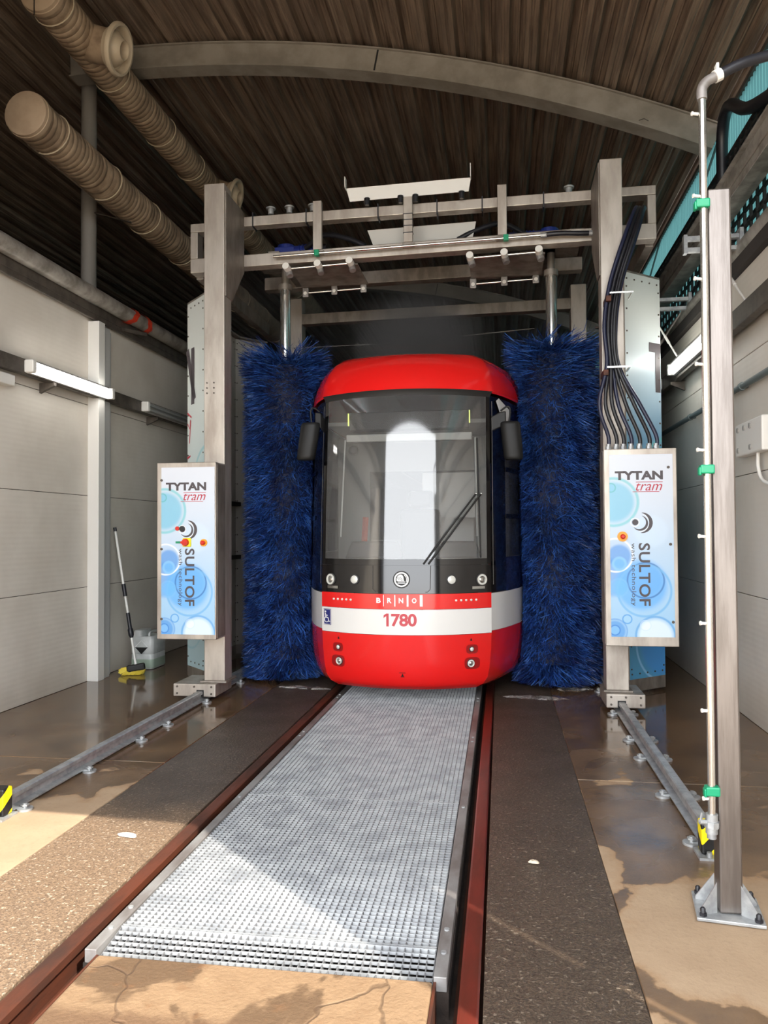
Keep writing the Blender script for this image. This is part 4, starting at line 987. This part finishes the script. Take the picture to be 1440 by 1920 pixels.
f = Flat(); f.arc(0, 1.16, .061, 0, 360, .014, n=36); drape('emblem_ring', f, ink_white, .006, em)
f = Flat(); f.poly([(-.046, 1.152), (-.045, 1.172), (-.034, 1.194), (-.012, 1.207), (.006, 1.204), (.018, 1.186), (.022, 1.150), (.034, 1.142), (-.03, 1.142), (-.044, 1.146)])
f.rect(-.035, 1.124, .036, 1.134).arc(0, 1.16, .047, -25, 60, .006); drape('emblem_wing', f, ink_white, .006, em)
f = Flat()
for q in (-.026, -.012, .002): f.stroke([(q-.014, 1.186+q*.25), (q+.006, 1.158)], .0035)
f.disc(.004, 1.153, .0045, 10); drape('emblem_feathers', f, black_matt, .008, em)
f = Flat(); f.stroke([(-.27, 1.285), (-.27, 1.07), (-.24, 1.045)], .004); f.stroke([(.265, 1.285), (.26, 1.07), (.235, 1.045), (-.24, 1.04)], .006); drape('hatch_seam', f, cab_dark, .003)
def lampset(x, z, r, nm='headlight', ring=True):
    p = T(x/.807, z); q = T(x/.807, z, .02); d = (q-p).normalized(); c = p-d*.004
    h = build(nm, MB().tube([c, c+d*.012, c+d*.016], [r*1.12, r*1.12, r*.98], 24), cab_dark, tram, smooth=40)
    if ring: build('lamp_ring', MB().lathe(c, d, [(.012, r), (.022, r*.95), (.024, r*.8), (.022, r*.64), (.012, r*.6)], 28), lens_m, h, smooth=40)
    build('lamp_lens', MB().tube([c+d*.013, c+d*.019, c+d*.022], [r*.6, r*.5, r*.15] if ring else [r*.95, r*.75, r*.2], 20), lens_m if not ring else chrome, h, smooth=50)
for x in (-.70, .72): lampset(x, 1.15, .052)
for x in (-.45, .45): lampset(x, 1.155, .044, ring=False)
for x in (-.68, .69): patch('lamp_recess', x/.807-.07, x/.807+.07, zr(1.065, 1.09, 2), chrome, off=.004, ns=4)
for s in (-1, 1):
    for k in range(5):
        x = s*(.49+k*.045); p = T(x/.807, .966)
        build('marker_light', MB().ball(p, .012, 6), lens_m, tram, smooth=60)
    for z, r, rr in ((.515, .022, .042), (.385, .035, .055)):
        x = s*.628; f = Flat(); n = 24
        f.poly([(x+rr*1.25*math.copysign(abs(math.cos(2*PI*k/n))**.6, math.cos(2*PI*k/n)), z+rr*math.copysign(abs(math.sin(2*PI*k/n))**.6, math.sin(2*PI*k/n))) for k in range(n)])
        drape('lamp_surround', f, pm('lamp_surround_red%d' % int(z*1000), (150, 16, 18), .3, coat=.5), .003)
        lampset(x, z, r, 'fog_light', ring=r > .03)
    f = Flat(); f.poly([(s*.62-.009, .592), (s*.62+.009, .592), (s*.62+.006, .605), (s*.62, .618), (s*.62-.006, .605)]); drape('lifting_mark', f, black_paint, .003)
f = Flat(); f.poly([(-.012, .278), (.012, .278), (0, .305)]); f.rect(-.018, .268, .018, .275).rect(-.028, .306, .028, .312); drape('coupling_mark', f, black_paint, .003)
# wipers
for k, dx in enumerate((0, .05)):
    pts = [T((.2+dx*.9+(.66-.2)*i/8)/.806, 1.30+(1.945-1.30)*i/8, .035 if 0 < i else .01) for i in range(9)]
    build('wiper_arm', MB().tube(pts, .009, 8), black_matt, tram, smooth=50)
    build('wiper_pivot', MB().ball(pts[-1], .013, 6), chrome, tram, smooth=60)
pts = [T((.70-.004*i)/.806, 1.35+.16*i, .03) for i in range(8)]
build('wiper_blade', MB().tube(pts, .008, 6), black_matt, tram, smooth=50)
# mirrors
for s, c, tilt in ((-1, Vector((-.965, 7.38, 2.49)), .05), (1, Vector((1.015, 7.46, 2.46)), .03)):
    rows = []
    for z, k in ((-.185, .78), (-.175, .9), (-.15, .96), (0, 1.0), (.15, 1.0), (.172, .96), (.182, .85)):
        rows.append([c+Vector((-s*z*tilt*3+.095*k*math.copysign(abs(math.cos(a))**.75, math.cos(a)), .07*k*math.copysign(abs(math.sin(a))**.85, math.sin(a)), z)) for a in np.linspace(0, 2*PI, 24, endpoint=False)])
    mr = build('mirror', MB().rings(rows), mirror_black, tram, smooth=50, label='black wing mirror')
    top = c+Vector((-s*tilt*.5, 0, .18)); fix = T(s*1.04, 2.62, 0)
    build('mirror_hoop', MB().tube(spline([top+Vector((-.01*s, 0, -.01)), top+Vector((0, 0, .12)), top+Vector((-s*.03, 0, .15)), top+Vector((-s*.09, 0, .11))]), .009, 8), mirror_black, mr, smooth=50)
    build('mirror_bracket', MB().rings([[fix+Vector((-s*.02, 0, e)) for e in (.07, -.07)]+[fix+Vector((-s*.02, .04, e)) for e in (-.07, .07)],
        [top+Vector((-s*.10, 0, e)) for e in (.10, -.05)]+[top+Vector((-s*.10, .04, e)) for e in (-.05, .10)], [top+Vector((-s*.04, 0, e)) for e in (.11, -.02)]+[top+Vector((-s*.04, .04, e)) for e in (-.02, .11)]]), mirror_black, mr, bevel=.01)

# ------------------------------------------------------------------ rotary brushes
def tram_side(y, z):
    w_ = float(np.interp(z, ZT, TW)); y0 = float(np.interp(z, ZT, TY))+RB-math.sqrt(RB*RB-w_*w_)
    return w_+np.interp(y-y0, SIDE_Y, SIDE_X)
def brush(s, label, n=52000):
    rng = np.random.default_rng(11 if s < 0 else 12)
    ax, ay, zb, zt = s*1.455, 8.3, .17, 3.50
    t = thing('rotary_brush', label, 'brush', (ax, ay, .1), 'blue rotary wash brushes')
    build('shaft', MB().cyl((ax, ay, zt-.2), (ax, ay, 4.33), .058, 24), steel_bright, t, smooth=40)
    build('shaft_collar', MB().cyl((ax, ay, 4.33), (ax, ay, 4.6), .04, 18).cyl((ax, ay, 4.3), (ax, ay, 4.36), .075, 18), steel_dark, t, smooth=40)
    rows = []
    for z in np.linspace(zb+.08, zt-.10, 30):
        rr = .35+.02*math.sin(z*7); row = []
        for a in np.linspace(0, 2*PI, 32, endpoint=False):
            x, y = ax+rr*math.cos(a), ay+rr*math.sin(a); lim = float(tram_side(y, min(z, 3.0)))+.02
            if abs(x) < lim: x = s*lim
            row.append((x, y, z))
        rows.append(row)
    build('brush_core', MB().rings(rows), brush_core_m, t, smooth=60)
    z = rng.uniform(zb, zt, n); th = rng.uniform(0, 2*PI, n)
    th = th+.05*np.sin(th*11+z*6)+.03*np.sin(th*23-z*13); z = z+.012*np.sin(z*31+th*3)
    top = np.clip((z-(zt-.45))/.45, 0, 1); R = .468*(1+.15*top**2+.07*np.clip((.6-z)/.5, 0, 1))*(1-.22*rng.uniform(0, 1, n)**2.2)
    R *= 1+.03*np.sin(th*5+z*3)+.028*np.sin(z*9+th*4)+.022*np.sin(z*21-th*7)
    droop = rng.normal(.10, .09, n)*(1-top*1.6)+rng.normal(0, .05, n); tw = rng.normal(.12, .30, n)*s
    fr = np.array([.12, .5, .8, 1.0]); wd = np.array([.004, .0045, .004, .002])
    zz_ = z[:, None]-droop[:, None]*fr[None]**2; ang = th[:, None]+tw[:, None]*fr[None]**1.5; rad = R[:, None]*fr[None]
    X = ax+rad*np.cos(ang); Y = ay+rad*np.sin(ang); Zc = np.clip(zz_, .05, 4)
    lim = np.vectorize(lambda y, z_: tram_side(y, z_))(Y, np.clip(Zc, .14, 3.37))+.012+rng.uniform(0, .03, n)[:, None]
    near = np.abs(X) < lim; X = np.where(near & (Y > 7.3), s*lim, X)
    col_in = 1.71 if s < 0 else 1.80
    tang = rng.uniform(-1, 1, (n, 3)); tang /= np.linalg.norm(tang, axis=1)[:, None]
    P = np.stack([X, Y, Zc], 2); A = P-tang[:, None]*wd[None, :, None]; B = P+tang[:, None]*wd[None, :, None]
    V = np.stack([A, B], 2).reshape(-1, 3)-np.array([ax, ay, .1])
    base = (np.arange(n)*8)[:, None, None]; q = np.array([[0, 1, 3, 2], [2, 3, 5, 4], [4, 5, 7, 6]])[None]
    F = (base+q).reshape(-1, 4)
    me = bpy.data.meshes.new('bristles'); me.vertices.add(len(V)); me.vertices.foreach_set('co', V.ravel())
    me.loops.add(F.size); me.loops.foreach_set('vertex_index', F.ravel().astype(np.int32)); me.polygons.add(len(F))
    me.polygons.foreach_set('loop_start', np.arange(0, F.size, 4, dtype=np.int32)); me.materials.append(brush_m); me.update(); me.validate()
    o = bpy.data.objects.new('bristles', me); COL.objects.link(o); o.parent = t; o['kind'] = 'stuff'
brush(-1, 'tall blue rotary wash brush on the left side of the tram'); brush(1, 'tall blue rotary wash brush on the right side of the tram')

# ------------------------------------------------------------------ post and water pipe in front
t = thing('steel_post', 'bright square steel post with a gusseted foot plate on the floor', 'post', (1.82, 3.42, 0))
build('post_tube', MB().box((1.777, 3.38, .02), (1.868, 3.47, 3.035)), post_m, t, bevel=.008)
R15 = Matrix.Rotation(math.radians(-8), 3, 'Z'); pc = Vector((1.82, 3.43, 0))
def rp(x, y, z): return pc+R15 @ Vector((x, y, z))
build('foot_plate', MB().prism([rp(-.13, -.11, .004), rp(.13, -.11, .004), rp(.13, .14, .004), rp(-.13, .14, .004)], (0, 0, .014)), galv, t, bevel=.003)
for a, b in (((-.046, -.046), (-.12, -.09)), ((-.046, .046), (-.12, .06)), ((.046, -.046), (.115, -.09)), ((.046, .046), (.12, .06))):
    build('gusset', MB().prism([rp(a[0], a[1], .018), rp(b[0], b[1], .018), rp(b[0], b[1], .03), rp(a[0], a[1], .14)], (0, .006, 0)), galv, t)
for x, y in ((-.105, -.085), (.105, -.085), (-.105, .115), (.105, .115)):
    p = rp(x, y, .018); build('anchor_bolt', MB().cyl(p, p+Vector((0, 0, .012)), .016, 6).tube([p, p+Vector((0, 0, .028)), p+Vector((0, 0, .034))], [.011, .011, .006], 10), black_rubber, t, smooth=40)
t = thing('water_pipe', 'thin vertical stainless water pipe beside the steel post, with a hose on top', 'pipe', (1.752, 3.37, .35))
build('pipe_run', MB().cyl((1.748, 3.37, .42), (1.757, 3.37, 3.42), .0155, 16), steel_bright, t, smooth=40)
build('elbow', MB().tube(spline([(1.757, 3.37, 3.41), (1.757, 3.37, 3.455), (1.775, 3.372, 3.485), (1.81, 3.375, 3.505)]), .021, 12), galv_old, t, smooth=50)
build('hose_clip', MB().cyl((1.81, 3.375, 3.505), (1.835, 3.377, 3.517), .026, 12).box((1.812, 3.35, 3.52), (1.822, 3.385, 3.552)), white_plastic, t)
build('supply_hose', MB().tube(spline([(1.82, 3.376, 3.51), (1.92, 3.38, 3.555), (2.03, 3.4, 3.59), (2.2, 3.42, 3.63), (2.5, 3.4, 3.62), (2.85, 3.3, 3.5)]), .022, 12), black_rubber, t, smooth=50)
for z in (3.35, 3.0, 2.65, 2.29, 1.93, 1.57, 1.21, .85, .49): build('spray_nozzle', MB().cyl((1.74, 3.37, z), (1.715, 3.365, z+.002), .0065, 8).cyl((1.718, 3.366, z+.002), (1.712, 3.365, z+.002), .009, 8), white_plastic, t)
for z in (2.965, 1.85, .525): build('pipe_clamp', MB().box((1.722, 3.345, z-.019), (1.778, 3.39, z+.019)).box((1.716, 3.35, z-.026), (1.728, 3.385, z+.01)), green_plastic, t, bevel=.006, label='green pipe clamp')
build('ball_valve', MB().cyl((1.746, 3.37, .35), (1.748, 3.37, .43), .024, 14).cyl((1.7465, 3.37, .375), (1.7475, 3.37, .40), .03, 8).cyl((1.746, 3.37, .33), (1.746, 3.37, .352), .019, 12), galv, t, smooth=40)
build('drain_cock', MB().cyl((1.73, 3.365, .395), (1.695, 3.355, .40), .01, 10).bar((1.70, 3.357, .40), (1.706, 3.352, .44), .012, .006), galv, t)

# ------------------------------------------------------------------ squeegee brush and can at the left wall
t = thing('wash_broom', 'long white handled broom with yellow bristles leaning on the left wall', 'broom', (-3.2, 8.28, .02))
a, b = Vector((-3.2, 8.25, .10)), Vector((-3.485, 8.3, 1.66)); L = lambda k: a.lerp(b, k)
build('handle', MB().cyl(a, b, .014, 12), white_plastic, t, smooth=40)
build('handle_tip', MB().cyl(L(.975), L(1.003), .019, 12), black_rubber, t, smooth=40)
for p, q, r in ((.50, .59, .023), (.27, .38, .022)): build('grip', MB().cyl(L(p), L(q), r, 12), black_rubber, t, smooth=40)
build('lock_sleeve', MB().tube([L(.20), L(.22), L(.26), L(.275)], [.018, .03, .03, .018], 12), black_rubber, t, smooth=40)
build('broom_head', MB().bar((-3.29, 8.21, .065), (-3.10, 8.27, .095), .075, .075), black_matt, t, bevel=.018)
m = MB(); rr = random.Random(4)
for k in range(260):
    u = rr.random(); v = rr.uniform(-1, 1); p = Vector((-3.29+.19*u, 8.21+.06*u+v*.03, .05)); m.bar(p, p+Vector((-.035+rr.uniform(-.02, .02), v*.03-.01, -.045)), .005, .005)
for k in range(160):
    v = rr.uniform(-1, 1); p = Vector((-3.28, 8.21+v*.03, .07+rr.uniform(-.02, .02))); m.bar(p, p+Vector((-.08+rr.uniform(-.01, .02), v*.02, -.035+rr.uniform(-.01, .02))), .007, .007)
build('broom_bristles', m, pm('bristle_yellow', (222, 200, 70), .6), t, kind='stuff')
t = thing('jerrycan', 'pale plastic jerrycan with a dark diamond label behind the broom', 'jerrycan', (-3.26, 8.8, 0))
def rrect(x0, x1, y0, y1, r, z, n=4):
    out = []
    for cx, cy, a0 in ((x1-r, y1-r, 0), (x0+r, y1-r, 90), (x0+r, y0+r, 180), (x1-r, y0+r, 270)):
        for k in range(n+1):
            q = math.radians(a0+90*k/n); out.append((cx+r*math.cos(q), cy+r*math.sin(q), z))
    return out
cx0, cx1, cy0, cy1 = -3.42, -3.14, 8.55, 8.92
build('can_body', MB().rings([rrect(cx0+.01, cx1-.01, cy0+.01, cy1-.01, .04, .004), rrect(cx0, cx1, cy0, cy1, .045, .02), rrect(cx0, cx1, cy0, cy1, .045, .17), rrect(cx0+.006, cx1-.006, cy0+.006, cy1-.006, .045, .18), rrect(cx0, cx1, cy0, cy1, .045, .19), rrect(cx0, cx1, cy0, cy1, .045, .36), rrect(cx0+.015, cx1-.015, cy0+.015, cy1-.015, .05, .385)]), can_m, t, smooth=40)
build('can_neck', MB().rings([rrect(cx0+.01, cx0+.13, cy0+.02, cy1-.02, .04, .38), rrect(cx0+.02, cx0+.12, cy0+.04, cy1-.05, .04, .45)]), can_m, t, smooth=40)
build('can_handle', MB().tube(spline([(-3.22, 8.62, .38), (-3.22, 8.64, .42), (-3.22, 8.75, .43), (-3.22, 8.86, .42), (-3.22, 8.88, .38)]), .014, 8), can_m, t, smooth=50)
build('hazard_label', Flat().poly([(-3.36, .26), (-3.20, .26), (-3.28, .18)]).put(lambda a, b: (a, cy0-.003, b)), black_paint, t)
build('hazard_label', Flat().stroke([(-3.355, .265), (-3.28, .34), (-3.205, .265)], .006).put(lambda a, b: (a, cy0-.003, b)), ink_white, t)
build('fluid_level', MB().rings([rrect(cx0-.002, cx1+.002, cy0-.002, cy1+.002, .045, .02), rrect(cx0-.002, cx1+.002, cy0-.002, cy1+.002, .045, .12)], caps=False), pm('fluid_green', (150, 166, 150), .4), t, smooth=40)

# ------------------------------------------------------------------ wires, foam, small litter
m = MB(); m.tube([(-1.85, 10.04, 4.08), (-.5, 10.04, 4.085), (1.35, 10.04, 4.20)], .006, 6); solo('cross_wire', m, pipe_grey, 'thin pale wire stretched across the bay above the tram', 'wire')
def blob(x, y, rx, ry, seed, n=40):
    rr = random.Random(seed); ph = [rr.uniform(0, 6.28) for _ in range(5)]; rows = []
    for k, h in ((1, .001), (.92, .006), (.6, .012), (.2, .010)):
        row = []
        for i in range(n):
            a = 2*PI*i/n; q = 1+sum(.16/(j+1)*math.sin((j+2)*a+ph[j])*1.3 for j in range(5))
            row.append((x+rx*k*q*math.cos(a), y+ry*k*q*math.sin(a), h))
        rows.append(row)
    return MB().rings(rows)
for x, y, rx, ry, lb in ((1.22, 7.55, .28, .09, 'white wash foam on the floor under the right brush'), (-1.12, 7.75, .26, .08, 'white wash foam on the floor under the left brush'), (1.62, 8.0, .16, .12, 'small foam patch between the right brush and the right column')):
    o = solo('foam', blob(x, y, rx, ry, int(x*100)), foam_m, lb, 'foam', smooth=60); o['kind'] = 'stuff'
o = solo('paint_spot', blob(-1.07, 3.87, .06, .02, 5), white_plastic, 'white paint splash on the left asphalt strip', 'spot', smooth=60)
o = solo('paper_scrap', blob(1.04, 3.82, .025, .014, 9), nozzle_m, 'small tan scrap on the right asphalt strip', 'scrap', smooth=60)

# ------------------------------------------------------------------ spray mist and haze
def mist_material(name, dens, puff=None):
    t = NT(name); t.t.nodes.remove(t.b); v = t.n('VolumePrincipled'); v.inputs['Color'].default_value = (.95, .89, .83, 1); v.inputs['Anisotropy'].default_value = .2
    if puff is None: v.inputs['Density'].default_value = dens
    else:
        c, r = puff
        a = t.n('VectorMath', operation='SUBTRACT'); t.l(t.n('NewGeometry').outputs['Position'], a.inputs[0]); a.inputs[1].default_value = c
        b = t.n('VectorMath', operation='DIVIDE'); t.l(a.outputs[0], b.inputs[0]); b.inputs[1].default_value = r
        ln = t.n('VectorMath', operation='LENGTH'); t.l(b.outputs[0], ln.inputs[0])
        f = t.math('POWER', t.step(ln.outputs['Value'], 1, 0), 1.5)
        t.l(t.math('MULTIPLY', t.math('MULTIPLY', f, t.math('ADD', .35, t.noise(2.5, 3, .6))), dens), v.inputs['Density'])
    t.l(v.outputs[0], t.out.inputs['Volume']); return t.m
m = MB(); m.box((-3.3, 10.4, .02), (2.7, 25, 5.6)); o = solo('haze', m, mist_material('bay_haze', .09), 'thin grey haze filling the far bay beyond the wash gantry', 'haze'); o['kind'] = 'stuff'
m = MB(); m.ball((0, 8.6, 3.68), 1, 10, (1.0, .95, .75)); o = solo('spray_mist', m, mist_material('spray_mist', 6, ((0, 8.6, 3.68), (1.0, .95, .75))), 'pale cloud of spray mist above the tram roof', 'mist'); o['kind'] = 'stuff'
